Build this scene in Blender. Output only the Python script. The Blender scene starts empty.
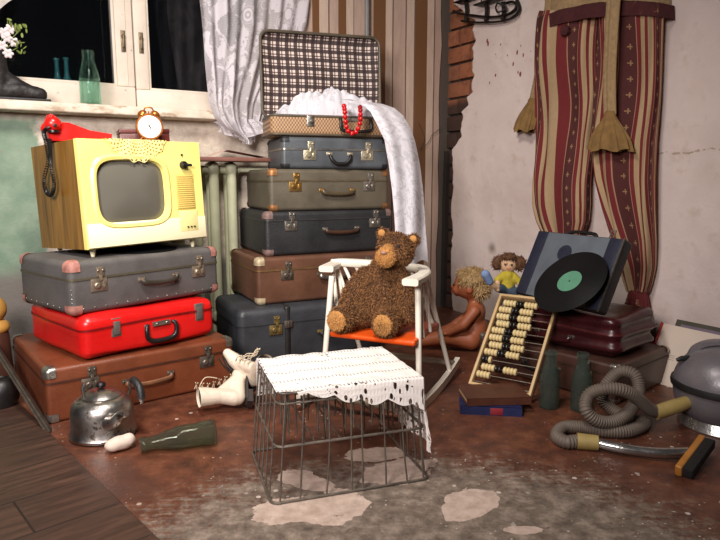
import bpy, bmesh, math, random
from mathutils import Vector, Matrix, Euler, noise
random.seed(7)
SC = bpy.context.scene
COL = SC.collection
R = math.radians
PI = math.pi

# ------------------------------------------------------------------ camera geometry
FPX, YH, CH = 620.0, 178.0, 0.85
PITCH = math.atan((270 - YH) / FPX)
CP, SP = math.cos(PITCH), math.sin(PITCH)
CAM = Vector((0, 0, CH))
def ray(u, v):
    a, b = u - 360, 270 - v
    return Vector((a, b * SP + FPX * CP, b * CP - FPX * SP)) / FPX
def G(u, v, z=0.0):
    r = ray(u, v); return CAM + r * ((z - CH) / r.z)
def V(u, v, y):
    r = ray(u, v); return CAM + r * (y / r.y)
TH = R(31)
K = Vector((0.54, 4.06, 0))
DL = Vector((math.cos(TH), math.sin(TH), 0))       # along the window wall, towards the corner
DR = Vector((math.sin(TH), -math.cos(TH), 0))      # along the plaster wall, towards the camera
def LW(s, off, z): return K + DL * s + DR * off + Vector((0, 0, z))
def RW(s, off, z): return K + DR * s - DL * off + Vector((0, 0, z))
def plane_hit(u, v, n, k):
    r = ray(u, v); return CAM + r * (n.dot(k - CAM) / n.dot(r))
def LWp(u, v, off=0.0):
    w = plane_hit(u, v, DR, K + DR * off); return (w - K).dot(DL), w.z
def RWp(u, v, off=0.0):
    w = plane_hit(u, v, DL, K - DL * off); return (w - K).dot(DR), w.z

# ------------------------------------------------------------------ node helpers
def srgb(r, g, b):
    f = lambda c: (c / 12.92 if c <= .04045 else ((c + .055) / 1.055) ** 2.4)
    return (f(r / 255), f(g / 255), f(b / 255), 1)
class NT:
    def __init__(s, name):
        s.m = bpy.data.materials.new(name); s.m.use_nodes = True
        s.t = s.m.node_tree; s.t.nodes.clear()
        s.out = s.n('ShaderNodeOutputMaterial')
        s._obj = None; s._uv = None
    def n(s, t, **kw):
        x = s.t.nodes.new(t)
        for k, v in kw.items(): setattr(x, k, v)
        return x
    def link(s, a, b): s.t.links.new(a, b)
    def put(s, sock, val):
        if isinstance(val, bpy.types.NodeSocket): s.link(val, sock)
        elif val is not None: sock.default_value = val
    def tc(s):
        if s._obj is None: s._obj = s.n('ShaderNodeTexCoord')
        return s._obj
    def obj(s): return s.tc().outputs['Object']
    def uv(s): return s.tc().outputs['UV']
    def sep(s, vec):
        x = s.n('ShaderNodeSeparateXYZ'); s.link(vec, x.inputs[0]); return x.outputs
    def comb(s, x, y, z):
        c = s.n('ShaderNodeCombineXYZ')
        for i, q in enumerate((x, y, z)): s.put(c.inputs[i], q)
        return c.outputs[0]
    def mapping(s, vec, loc=(0,0,0), rot=(0,0,0), scale=(1,1,1)):
        x = s.n('ShaderNodeMapping'); s.link(vec, x.inputs[0])
        x.inputs[1].default_value = loc; x.inputs[2].default_value = rot; x.inputs[3].default_value = scale
        return x.outputs[0]
    def noise(s, scale, detail=4, rough=.55, vec=None, dist=0.0):
        x = s.n('ShaderNodeTexNoise'); s.link(vec if vec is not None else s.obj(), x.inputs['Vector'])
        x.inputs['Scale'].default_value = scale; x.inputs['Detail'].default_value = detail
        x.inputs['Roughness'].default_value = rough; x.inputs['Distortion'].default_value = dist
        return x.outputs['Fac']
    def voro(s, scale, feature='F1', vec=None, out='Distance', rnd=1.0):
        x = s.n('ShaderNodeTexVoronoi', feature=feature); s.link(vec if vec is not None else s.obj(), x.inputs['Vector'])
        x.inputs['Scale'].default_value = scale; x.inputs['Randomness'].default_value = rnd
        return x.outputs[out]
    def math(s, op, a, b=None, c=None, clamp=False):
        x = s.n('ShaderNodeMath', operation=op); x.use_clamp = clamp
        s.put(x.inputs[0], a); s.put(x.inputs[1], b); s.put(x.inputs[2], c)
        return x.outputs[0]
    def step(s, val, lo, hi):            # smooth 0..1 between lo and hi
        x = s.n('ShaderNodeMapRange'); x.interpolation_type = 'SMOOTHSTEP'
        s.put(x.inputs[0], val); x.inputs[1].default_value = lo; x.inputs[2].default_value = hi
        return x.outputs[0]
    def mix(s, fac, a, b, mode='MIX'):
        x = s.n('ShaderNodeMix', data_type='RGBA', blend_type=mode)
        s.put(x.inputs[0], fac); s.put(x.inputs[6], a); s.put(x.inputs[7], b)
        return x.outputs[2]
    def ramp(s, fac, stops, const=False):
        x = s.n('ShaderNodeValToRGB'); s.put(x.inputs[0], fac)
        e = x.color_ramp.elements
        if const: x.color_ramp.interpolation = 'CONSTANT'
        while len(e) < len(stops): e.new(.5)
        for i, (p, c) in enumerate(stops): e[i].position = p; e[i].color = c
        return x.outputs[0]
    def bump(s, h, strength=.3, dist=.01):
        x = s.n('ShaderNodeBump'); s.put(x.inputs['Height'], h)
        x.inputs['Strength'].default_value = strength; x.inputs['Distance'].default_value = dist
        return x.outputs[0]
    def bsdf(s, col, rough=.5, metal=0.0, normal=None, **kw):
        x = s.n('ShaderNodeBsdfPrincipled')
        s.put(x.inputs['Base Color'], col); s.put(x.inputs['Roughness'], rough); s.put(x.inputs['Metallic'], metal)
        if normal is not None: s.link(normal, x.inputs['Normal'])
        for k, v in kw.items(): s.put(x.inputs[k.replace('_', ' ')], v)
        s.b = x
        return x.outputs[0]
    def done(s, sh): s.link(sh, s.out.inputs[0]); return s.m

_MC = {}
def mat(name, rgb, rough=.5, metal=0.0, var=.25, scale=12, bump=.15, bscale=None, wear=None, wear_at=.68, wscale=18, **kw):
    """plain worn material: base colour with noise variation, optional wear colour, bump"""
    if name in _MC: return _MC[name]
    t = NT(name); c = srgb(*rgb); d = tuple(x * (1 - var) for x in c[:3]) + (1,); l = tuple(min(1, x * (1 + var * .6)) for x in c[:3]) + (1,)
    n1 = t.noise(scale, 5, .6)
    col = t.ramp(n1, [(.3, d), (.7, l)])
    if wear:
        n2 = t.noise(wscale, 6, .7)
        col = t.mix(t.step(n2, wear_at, wear_at + .05), col, srgb(*wear))
    nm = t.bump(t.noise(bscale or scale * 12, 3), bump, .004) if bump else None
    rg = t.math('ADD', t.math('MULTIPLY', t.noise(scale * 2, 3), .3), rough - .15)
    _MC[name] = t.done(t.bsdf(col, rg, metal, nm, **kw))
    return _MC[name]

# ------------------------------------------------------------------ mesh builder
class MB:
    def __init__(s): s.v = []; s.f = []; s.mi = []; s.uv = []
    def add(s, vs, fs, mi=0, uvs=None):
        o = len(s.v); s.v += [tuple(p) for p in vs]
        s.uv += list(uvs) if uvs else [(0, 0)] * len(vs)
        s.f += [tuple(i + o for i in f) for f in fs]; s.mi += [mi] * len(fs)
        return s
    def xform(s, M, start=0):
        for i in range(start, len(s.v)): s.v[i] = tuple(M @ Vector(s.v[i]))
        return s
    def box(s, x0, x1, y0, y1, z0, z1, mi=0):
        vs = [(x0,y0,z0),(x1,y0,z0),(x1,y1,z0),(x0,y1,z0),(x0,y0,z1),(x1,y0,z1),(x1,y1,z1),(x0,y1,z1)]
        return s.add(vs, [(0,3,2,1),(4,5,6,7),(0,1,5,4),(1,2,6,5),(2,3,7,6),(3,0,4,7)], mi)
    def hexa(s, b, t, mi=0):       # bottom 4, top 4 points (both counter-clockwise seen from above)
        return s.add(list(b) + list(t), [(0,3,2,1),(4,5,6,7),(0,1,5,4),(1,2,6,5),(2,3,7,6),(3,0,4,7)], mi)
    def rcube(s, L, D, H, r, n=3, zc=(), pred=None, eps=0.0, c=(0,0,0), warp=None, mi=0, sub=1):
        """rounded box, centred in x and y on c, z from c.z to c.z+H"""
        def ax(h, extra=()):
            t = [r * math.tan(PI / 4 * k / n) for k in range(n + 1)]
            q = [-h + (r - x) for x in reversed(t)] + [h - (r - x) for x in t]
            m = [(-h + r) + (2 * h - 2 * r) * k / sub for k in range(1, sub)] if sub > 1 else []
            return sorted(set(round(x, 6) for x in q + m + list(extra)))
        hx, hy, hz = L / 2, D / 2, H / 2
        X, Y, Z = ax(hx), ax(hy), ax(hz, [z - hz for z in zc])
        idx = {}; vs = []; fs = []
        def vid(p):
            k = tuple(round(x, 6) for x in p)
            if k not in idx:
                q = Vector(p); inn = Vector((max(-hx + r, min(hx - r, p[0])), max(-hy + r, min(hy - r, p[1])), max(-hz + r, min(hz - r, p[2]))))
                d = q - inn; d.normalize(); q = inn + d * (r + eps)
                if warp: q = warp(q, d)
                idx[k] = len(vs); vs.append((q.x + c[0], q.y + c[1], q.z + hz + c[2]))
            return idx[k]
        def face(ps):
            if pred:
                m = [sum(p[i] for p in ps) / 4 for i in range(3)]
                if not pred(m[0], m[1], m[2] + hz): return
            fs.append([vid(p) for p in ps])
        for i in range(len(X) - 1):
            for j in range(len(Y) - 1):
                a, b, e, g = X[i], X[i+1], Y[j], Y[j+1]
                face([(a,e,hz),(b,e,hz),(b,g,hz),(a,g,hz)]); face([(a,e,-hz),(a,g,-hz),(b,g,-hz),(b,e,-hz)])
            for k in range(len(Z) - 1):
                a, b, e, g = X[i], X[i+1], Z[k], Z[k+1]
                face([(a,-hy,e),(b,-hy,e),(b,-hy,g),(a,-hy,g)]); face([(a,hy,e),(a,hy,g),(b,hy,g),(b,hy,e)])
        for j in range(len(Y) - 1):
            for k in range(len(Z) - 1):
                a, b, e, g = Y[j], Y[j+1], Z[k], Z[k+1]
                face([(-hx,a,e),(-hx,a,g),(-hx,b,g),(-hx,b,e)]); face([(hx,a,e),(hx,b,e),(hx,b,g),(hx,a,g)])
        return s.add(vs, fs, mi)
    def lathe(s, prof, n=24, M=None, mi=0):
        vs = []; fs = []; m = len(prof)
        for i in range(n):
            a = 2 * PI * i / n
            for r, z in prof: vs.append((r * math.cos(a), r * math.sin(a), z))
        for i in range(n):
            j = (i + 1) % n
            for k in range(m - 1): fs.append((i*m+k, j*m+k, j*m+k+1, i*m+k+1))
        if prof[0][0] > 1e-6: fs.append(tuple(i * m for i in reversed(range(n))))
        if prof[-1][0] > 1e-6: fs.append(tuple(i * m + m - 1 for i in range(n)))
        o = len(s.v); s.add(vs, fs, mi)
        if M is not None: s.xform(M, o)
        return s
    def tube(s, path, r, n=8, closed=False, flat=1.0, mi=0, caps=True):
        P = [Vector(p) for p in path]; m = len(P)
        rr = r if isinstance(r, (list, tuple)) else [r] * m
        up = None; vs = []; fs = []
        for i, p in enumerate(P):
            a = P[(i - 1) % m] if (closed or i > 0) else P[0]; b = P[(i + 1) % m] if (closed or i < m - 1) else P[-1]
            t = (b - a).normalized()
            if up is None:
                up = Vector((0, 0, 1)) if abs(t.z) < .9 else Vector((1, 0, 0))
            x = t.cross(up)
            if x.length < 1e-6: x = t.orthogonal()
            x.normalize(); y = x.cross(t).normalized(); up = y
            for k in range(n):
                an = 2 * PI * k / n
                vs.append(p + x * (rr[i] * math.cos(an)) + y * (rr[i] * flat * math.sin(an)))
        for i in range(m if closed else m - 1):
            j = (i + 1) % m
            for k in range(n):
                l = (k + 1) % n; fs.append((i*n+k, i*n+l, j*n+l, j*n+k))
        if not closed and caps:
            fs.append(tuple(reversed(range(n)))); fs.append(tuple((m - 1) * n + k for k in range(n)))
        return s.add(vs, fs, mi)
    def grid(s, fn, nu, nv, closeu=False, mi=0, uvs=(1, 1)):
        vs = []; uv = []; fs = []
        for j in range(nv + 1):
            for i in range(nu + 1):
                vs.append(fn(i / nu, j / nv)); uv.append((i / nu * uvs[0], j / nv * uvs[1]))
        w = nu + 1
        for j in range(nv):
            for i in range(nu): fs.append((j*w+i, j*w+i+1, (j+1)*w+i+1, (j+1)*w+i))
        return s.add(vs, fs, mi, uv)
    def prism(s, pts, h, M=None, mi=0):      # polygon in xy, extruded along +z
        n = len(pts); vs = [(x, y, 0) for x, y in pts] + [(x, y, h) for x, y in pts]
        fs = [tuple(reversed(range(n))), tuple(range(n, 2 * n))] + [(i, (i + 1) % n, n + (i + 1) % n, n + i) for i in range(n)]
        o = len(s.v); s.add(vs, fs, mi)
        if M is not None: s.xform(M, o)
        return s
    def ball(s, c, r, n=12, mi=0, sc=(1, 1, 1)):
        pr = [(r * math.sin(PI * k / n), -r * math.cos(PI * k / n)) for k in range(n + 1)]
        o = len(s.v); s.lathe([(max(a, 0), b) for a, b in pr], n + 4, None, mi)
        return s.xform(Matrix.Translation(c) @ Matrix.Diagonal((*sc, 1)), o)
    def build(s, name, m, parent=None, angle=38, smooth=True, merge=False, uv=False):
        me = bpy.data.meshes.new(name); me.from_pydata(s.v, [], s.f)
        for x in (m if isinstance(m, (list, tuple)) else [m]): me.materials.append(x)
        me.polygons.foreach_set('material_index', s.mi)
        if uv:
            l = me.uv_layers.new(name='UVMap')
            for lp in me.loops: l.data[lp.index].uv = s.uv[lp.vertex_index]
        if merge:
            b = bmesh.new(); b.from_mesh(me); bmesh.ops.remove_doubles(b, verts=b.verts, dist=1e-5)
            bmesh.ops.recalc_face_normals(b, faces=b.faces); b.to_mesh(me); b.free()
        me.validate(); me.update()
        if smooth:
            me.shade_smooth(); me.set_sharp_from_angle(angle=R(angle))
        o = bpy.data.objects.new(name, me); COL.objects.link(o)
        if parent: o.parent = parent
        return o
def align(p, d, roll=0.0):
    """matrix taking +z to direction d, origin to p"""
    q = Vector(d).normalized().to_track_quat('Z', 'Y')
    return Matrix.Translation(p) @ q.to_matrix().to_4x4() @ Matrix.Rotation(roll, 4, 'Z')
def spline(pts, n=8, closed=False):
    P = [Vector(p) for p in pts]; out = []; m = len(P)
    for i in range(m if closed else m - 1):
        if closed: a, b, c, d = P[(i-1) % m], P[i], P[(i+1) % m], P[(i+2) % m]
        else: a, b, c, d = P[max(i-1,0)], P[i], P[i+1], P[min(i+2,m-1)]
        for k in range(n):
            t = k / n
            out.append(.5 * ((2*b) + (c-a)*t + (2*a-5*b+4*c-d)*t*t + (3*b-a-3*c+d)*t**3))
    if not closed: out.append(P[-1])
    return out
def thing(name, label, cat, loc=(0,0,0), rz=0.0, group=None, rot=None):
    o = bpy.data.objects.new(name, None); COL.objects.link(o)
    o.location = loc; o.rotation_euler = rot if rot else (0, 0, rz); o.empty_display_size = .05
    o['label'] = label; o['category'] = cat
    if group: o['group'] = group
    return o
def tag(o, label, cat, group=None, kind=None):
    o['label'] = label; o['category'] = cat
    if group: o['group'] = group
    if kind: o['kind'] = kind
    return o
def struct(o): o['kind'] = 'structure'; return o
def copy_tree(o, parent=None):
    c = o.copy(); COL.objects.link(c)
    if parent: c.parent = parent
    for ch in list(o.children): copy_tree(ch, c)
    return c
def blob(name, prims, m, parent, vox=.008, sm=6, disp=0.0, dscale=40, factor=.5):
    """one continuous surface grown from tapered capsules and ellipsoids"""
    b = MB()
    for p in prims:
        if p[0] == 'e':
            _, c, rad = p[:3]; rot = p[3] if len(p) > 3 else (0,0,0)
            o = len(b.v); b.ball((0,0,0), 1, 14); b.xform(Matrix.Translation(c) @ Euler(rot).to_matrix().to_4x4() @ Matrix.Diagonal((*rad, 1)), o)
        else:
            _, pts, rr = p
            P = [Vector(q) for q in pts]
            for q, r in zip(P, rr): b.ball(q, r, 12)
            for i in range(len(P) - 1):
                if (P[i+1]-P[i]).length > 1e-5: b.tube([P[i].lerp(P[i+1], k/5) for k in range(6)], [rr[i]+(rr[i+1]-rr[i])*k/5 for k in range(6)], 14)
    o = b.build(name, m, None, smooth=False)
    md = o.modifiers.new('r', 'REMESH'); md.mode = 'VOXEL'; md.voxel_size = vox
    ms = o.modifiers.new('s', 'SMOOTH'); ms.iterations = sm; ms.factor = factor
    dg = bpy.context.evaluated_depsgraph_get(); dg.update()
    me = bpy.data.meshes.new_from_object(o.evaluated_get(dg))
    o.modifiers.clear(); old = o.data; o.data = me; bpy.data.meshes.remove(old)
    me.name = name
    if not me.materials: me.materials.append(m)
    if disp:
        for v in me.vertices:
            q = v.co; d = noise.noise(q * dscale) * disp + noise.noise(q * dscale * .35 + Vector((3,1,2))) * disp
            v.co = q + v.normal * d
    me.shade_smooth(); me.update()
    if parent: o.parent = parent
    return o
def text_mb(b, txt, size, M, depth=.0004, mi=0):
    cu = bpy.data.curves.new('t', 'FONT'); cu.body = txt; cu.size = size; cu.align_x = 'CENTER'; cu.align_y = 'CENTER'; cu.extrude = depth; cu.resolution_u = 3
    o = bpy.data.objects.new('t', cu); COL.objects.link(o)
    dg = bpy.context.evaluated_depsgraph_get(); dg.update()
    me = bpy.data.meshes.new_from_object(o.evaluated_get(dg))
    b.add([tuple(M @ v.co) for v in me.vertices], [tuple(p.vertices) for p in me.polygons], mi)
    bpy.data.objects.remove(o); bpy.data.curves.remove(cu); bpy.data.meshes.remove(me)
# ================================================================== THE SETTING
# ---- floor: old brown painted boards, scuffed grey, with bare screed patches
def floor_material():
    t = NT('old_painted_floor'); ob = t.obj(); x, y, z = t.sep(ob)[0:3]
    warp = t.noise(6, 5, .6); fine = t.noise(55, 6, .7); mid = t.noise(14, 6, .65); big = t.noise(2.3, 3, .5)
    paint = t.ramp(mid, [(.3, srgb(62, 35, 26)), (.5, srgb(92, 52, 36)), (.72, srgb(122, 74, 52))])
    paint = t.mix(t.step(big, .5, .7), paint, srgb(72, 46, 38))
    # scuffed to grey in the middle foreground
    def ell(cx, cy, rx, ry, rot=0):
        v = t.mapping(ob, loc=(0,0,0)); 
        dx = t.math('SUBTRACT', x, cx); dy = t.math('SUBTRACT', y, cy); c, s_ = math.cos(rot), math.sin(rot)
        a = t.math('DIVIDE', t.math('ADD', t.math('MULTIPLY', dx, c), t.math('MULTIPLY', dy, s_)), rx)
        b = t.math('DIVIDE', t.math('SUBTRACT', t.math('MULTIPLY', dy, c), t.math('MULTIPLY', dx, s_)), ry)
        return t.math('SQRT', t.math('ADD', t.math('MULTIPLY', a, a), t.math('MULTIPLY', b, b)))
    zone = t.math('SUBTRACT', 1.0, t.step(ell(.15, 1.32, 1.2, .82), .25, 1.1))
    st = t.mapping(ob, rot=(0, 0, R(-52)), scale=(1, 9, 1))
    scr = t.noise(9, 7, .75, st)
    gmask = t.math('ADD', t.math('MULTIPLY', zone, .32), t.math('ADD', t.math('ADD', t.math('MULTIPLY', fine, .30), t.math('MULTIPLY', scr, .25)), t.math('MULTIPLY', mid, .27)))
    g = t.step(gmask, .575, .70)
    grey = t.ramp(t.noise(20, 6, .7), [(.28, srgb(66, 54, 46)), (.48, srgb(108, 94, 82)), (.68, srgb(150, 134, 120))])
    col = t.mix(g, paint, grey)
    # scratches
    st2 = t.mapping(ob, rot=(0, 0, R(35)), scale=(1, 22, 1)); s2 = t.noise(7, 4, .7, st2)
    col = t.mix(t.math('MULTIPLY', t.step(s2, .66, .70), .55), col, srgb(160, 142, 128))
    # bare pinkish screed where the paint has come off in whole sheets
    pm = None
    for (u, v, rx, ry, ro) in ((322, 506, .17, .075, .3), (300, 480, .1, .05, -.6), (398, 472, .12, .075, .5), (468, 506, .10, .065, .9), (372, 455, .1, .05, .2), (520, 530, .05, .02, 0)):
        c = G(u, v); e = t.math('ADD', ell(c.x, c.y, rx, ry, ro), t.math('MULTIPLY', t.math('SUBTRACT', warp, .5), 2.1))
        q = t.math('SUBTRACT', 1.0, t.step(e, .96, 1.0))
        pm = q if pm is None else t.math('MAXIMUM', pm, q)
    scrd = t.ramp(t.noise(30, 4, .6), [(.3, srgb(160, 138, 124)), (.7, srgb(196, 174, 160))])
    col = t.mix(pm, col, scrd)
    # white flecks of fallen plaster
    vd = t.voro(26); vc = t.voro(26, out='Color'); cr = t.sep(vc)
    fl = t.math('MULTIPLY', t.math('LESS_THAN', t.math('ADD', vd, t.math('MULTIPLY', fine, .25)), .30), t.math('GREATER_THAN', cr[0], .82))
    vd2 = t.voro(90); vc2 = t.sep(t.voro(90, out='Color'))
    fl2 = t.math('MULTIPLY', t.math('LESS_THAN', t.math('ADD', vd2, t.math('MULTIPLY', fine, .3)), .4), t.math('GREATER_THAN', vc2[1], .93))
    near = t.step(t.noise(3.2, 2), .42, .6)
    flk = t.math('MAXIMUM', t.math('MULTIPLY', fl, near), t.math('MULTIPLY', fl2, near))
    col = t.mix(t.math('MULTIPLY', flk, .8), col, srgb(206, 192, 180))
    dk = t.step(t.noise(9, 6, .7, t.mapping(ob, loc=(5, 2, 0))), .64, .7)
    col = t.mix(t.math('MULTIPLY', dk, .7), col, srgb(46, 33, 29))
    rough = t.math('ADD', .42, t.math('MULTIPLY', t.math('MAXIMUM', g, pm), .4))
    h = t.math('SUBTRACT', t.math('ADD', t.math('MULTIPLY', fine, .5), t.math('MULTIPLY', flk, .6)), t.math('ADD', t.math('MULTIPLY', g, .25), t.math('MULTIPLY', pm, .5)))
    return t.done(t.bsdf(col, rough, 0, t.bump(h, .5, .006)))
b = MB(); b.add([(-3.2, -.6, 0), (3.4, -.6, 0), (3.4, 6, 0), (-3.2, 6, 0)], [(0, 1, 2, 3)])
struct(b.build('floor', floor_material(), smooth=False))

# ---- brown laminate laid over the left of the floor
def laminate_material():
    t = NT('brown_laminate'); ob = t.obj()       # object x runs across the planks, y along them
    x, y, z = t.sep(ob)[0:3]
    w = .196; pl = t.math('FLOOR', t.math('DIVIDE', x, w)); fx = t.math('FRACT', t.math('DIVIDE', x, w))
    sh = t.math('MULTIPLY', t.math('FRACT', t.math('MULTIPLY', pl, .618)), 1.2)
    ly = t.math('DIVIDE', t.math('ADD', y, sh), 1.2); fy = t.math('FRACT', ly); py = t.math('FLOOR', ly)
    idv = t.comb(t.math('MULTIPLY', pl, 3.1), t.math('MULTIPLY', py, 1.7), 0)
    grain = t.noise(11, 6, .65, t.mapping(t.comb(t.math('ADD', x, t.math('MULTIPLY', pl, .7)), y, py), scale=(5, .55, 1)), .6)
    wn = t.n('ShaderNodeTexWhiteNoise'); t.link(idv, wn.inputs[0])
    col = t.ramp(grain, [(.28, srgb(40, 26, 21)), (.5, srgb(64, 43, 34)), (.72, srgb(88, 62, 48))])
    col = t.mix(t.math('MULTIPLY', wn.outputs[0], .3), col, srgb(50, 34, 28))
    ex = t.math('MINIMUM', fx, t.math('SUBTRACT', 1, fx)); ey = t.math('MULTIPLY', t.math('MINIMUM', fy, t.math('SUBTRACT', 1, fy)), 6)
    gap = t.step(t.math('MINIMUM', ex, ey), .006, .018)
    col = t.mix(gap, srgb(26, 18, 15), col)
    return t.done(t.bsdf(col, t.math('ADD', .36, t.math('MULTIPLY', grain, .2)), 0, t.bump(t.math('ADD', gap, t.math('MULTIPLY', grain, .15)), .3, .003)))
e0, e1 = G(49, 434), G(157, 540)
ed = (e1 - e0).normalized(); yaw_l = math.atan2(ed.y, ed.x)
b = MB(); b.rcube(3.0, 1.9, .008, .002, 1, c=(0, 0, 0))
lam = b.build('laminate_floor', laminate_material(), smooth=False)
nrm = Vector((-ed.y, ed.x, 0))
if nrm.x > 0: nrm = -nrm
ctr = e0 + ed * .62 + nrm * .95
lam.location = ctr
lam.rotation_euler = (0, 0, math.atan2(ed.y, ed.x))
struct(lam)
# shift so that a seam between planks falls where the photograph shows it (material uses object coordinates)

# ---- window wall (left)
def paint_wall_material():
    t = NT('peeling_painted_wall'); ob = t.obj(); x, y, z = t.sep(ob)[0:3]     # object x runs along the wall
    n1 = t.noise(5, 6, .65); n2 = t.noise(22, 6, .7)
    white = t.ramp(n2, [(.3, srgb(176, 160, 144)), (.6, srgb(214, 201, 184)), (.8, srgb(226, 216, 202))])
    green = t.ramp(t.noise(9, 5, .6), [(.3, srgb(104, 128, 108)), (.7, srgb(140, 158, 136))])
    edge = t.math('ADD', x, t.math('MULTIPLY', t.math('SUBTRACT', n1, .5), .18))
    col = t.mix(t.step(edge, LWp(40, 220)[0], LWp(40, 220)[0] + .03), green, white)
    zz = t.math('ADD', z, t.math('MULTIPLY', t.math('SUBTRACT', n1, .5), .1))
    col = t.mix(t.step(zz, 1.10, 1.14), col, white)
    low = t.math('SUBTRACT', 1, t.step(zz, .38, .48)); col = t.mix(low, col, srgb(112, 106, 100))
    col = t.mix(t.math('MULTIPLY', t.step(n2, .62, .68), .6), col, srgb(140, 116, 98))
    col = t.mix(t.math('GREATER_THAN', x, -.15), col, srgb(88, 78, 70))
    return t.done(t.bsdf(col, .75, 0, t.bump(t.math('ADD', n2, n1), .4, .01)))
WIN_S0, WIN_S1, WIN_Z0, WIN_Z1 = -3.0, -1.16, 1.15, 2.35
b = MB()
T = .30                          # wall thickness, behind the wall plane (object -y is into the room)
def wb(b, s0, s1, z0, z1, o0=-T, o1=0.0): b.box(s0, s1, -o1, -o0, z0, z1)
wb(b, -3.5, .3, 0, WIN_Z0); wb(b, -3.5, WIN_S0, WIN_Z0, WIN_Z1); wb(b, WIN_S1, .3, WIN_Z0, WIN_Z1); wb(b, -3.5, .3, WIN_Z1, 2.7)
wl = b.build('wall_left', paint_wall_material(), smooth=False)
wl.location = K; wl.rotation_euler = (0, 0, TH); struct(wl)
WLM = Matrix.Translation(K) @ Matrix.Rotation(TH, 4, 'Z')
def on_left(o): o.location = K; o.rotation_euler = (0, 0, TH); return o

# striped wallpaper on the part of the wall beyond the window
def wallpaper_material():
    t = NT('striped_wallpaper'); ob = t.obj(); x, y, z = t.sep(ob)[0:3]
    n2 = t.noise(30, 5, .7, t.mapping(ob, scale=(1, 1, .2)))
    xs = t.math('ADD', x, t.math('MULTIPLY', t.math('SUBTRACT', t.noise(3, 2), .5), .006))
    pink = srgb(186, 160, 144); pale = srgb(200, 176, 158); br = srgb(112, 74, 42); ln = srgb(110, 84, 74)
    stops = []
    def st(u, c): stops.append((LWp(u, 20)[0], c))
    for u, c in ((300, pink), (311, br), (318, pale), (327, ln), (328.5, pink), (337, br), (345, pale), (352, ln), (353, pink), (372, br), (384, pale), (391, ln), (392, pink), (404, ln), (405, pale), (413, ln), (414, br), (426, pale), (433, ln), (434, pink)): st(u, c)
    s0, s1 = -1.05, .05
    fac = t.math('DIVIDE', t.math('SUBTRACT', xs, s0), s1 - s0)
    col = t.ramp(fac, [((a - s0) / (s1 - s0), c) for a, c in stops], True)
    col = t.mix(t.math('MULTIPLY', t.step(n2, .35, .75), .22), col, srgb(90, 66, 56))
    return t.done(t.bsdf(col, .6, 0, t.bump(n2, .2, .004)))
b = MB(); sw0 = -1.05; sw1 = LWp(439, 60)[0]
N = 14
pts = [(sw1 + .006 * math.sin(k * 2.3) + .004 * math.sin(k * 5.1), 2.6 * k / N) for k in range(N + 1)]
vs = []; fs = []
for s_, z_ in pts: vs += [(sw0, -.012, z_), (s_, -.012, z_), (s_, 0, z_)]
for k in range(N): o = 3 * k; fs += [(o, o+1, o+4, o+3), (o+1, o+2, o+5, o+4)]
b.add(vs, fs)
struct(on_left(b.build('wall_left_wallpaper', wallpaper_material(), smooth=False)))
# grey water pipe in front of the wallpaper
b = MB(); s_, z_ = LWp(367, 20, .05); b.tube([(s_, -.05, 0), (s_, -.05, 2.6)], .014, 12)
b.tube([(s_, -.05, 1.93), (s_, -.05, 1.97)], .02, 12)
tag(on_left(b.build('water_pipe', mat('pipe_paint', (122, 120, 118), .5, 0, .2))), 'grey vertical pipe running up the striped wallpaper behind the suitcases', 'pipe')

# ---- window
M_frame = mat('old_white_paint', (214, 200, 184), .55, 0, .12, 9, .25, 60, wear=(120, 92, 74), wear_at=.66, wscale=26)
def glass_mat(name, tint, rough=.02, a=.94):
    t = NT(name); tr = t.n('ShaderNodeBsdfTransparent'); tr.inputs[0].default_value = tint
    gl = t.n('ShaderNodeBsdfGlossy'); gl.inputs['Roughness'].default_value = rough
    fr = t.n('ShaderNodeFresnel'); fr.inputs[0].default_value = 1.5
    mx = t.n('ShaderNodeMixShader'); t.link(t.math('ADD', fr.outputs[0], .0), mx.inputs[0]); t.link(tr.outputs[0], mx.inputs[1]); t.link(gl.outputs[0], mx.inputs[2])
    return t.done(mx.outputs[0])
M_pane = glass_mat('window_glass', (.78, .80, .82, 1), .015)
win = bpy.data.objects.new('window_1', None); COL.objects.link(win); on_left(win); struct(win)
def wpart(name, fn, m, parent=win):
    q = MB(); fn(q); return q.build(name, m, parent, smooth=True)
FO = -.10      # front plane of the sashes, behind the wall face
def bar(q, s0, s1, z0, z1, o0, o1, r=.006): q.rcube(s1 - s0, o1 - o0, z1 - z0, r, 1, c=((s0 + s1) / 2, -(o0 + o1) / 2, z0))
sL1 = LWp(106, 60, FO)[0]; sA = LWp(117, 50, FO)[0]; sM = LWp(134, 50, FO)[0]; sB = LWp(147.5, 50, FO)[0]
zR = LWp(120, 86, FO)[1]
def fr(q):
    bar(q, WIN_S0, WIN_S1, 1.15, 1.19, -.30, -.02); bar(q, WIN_S0, WIN_S0 + .06, 1.19, WIN_Z1, -.28, -.03); bar(q, WIN_S1 - .07, WIN_S1, 1.19, WIN_Z1, -.28, -.03)
wpart('window_frame', fr, M_frame)
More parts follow.
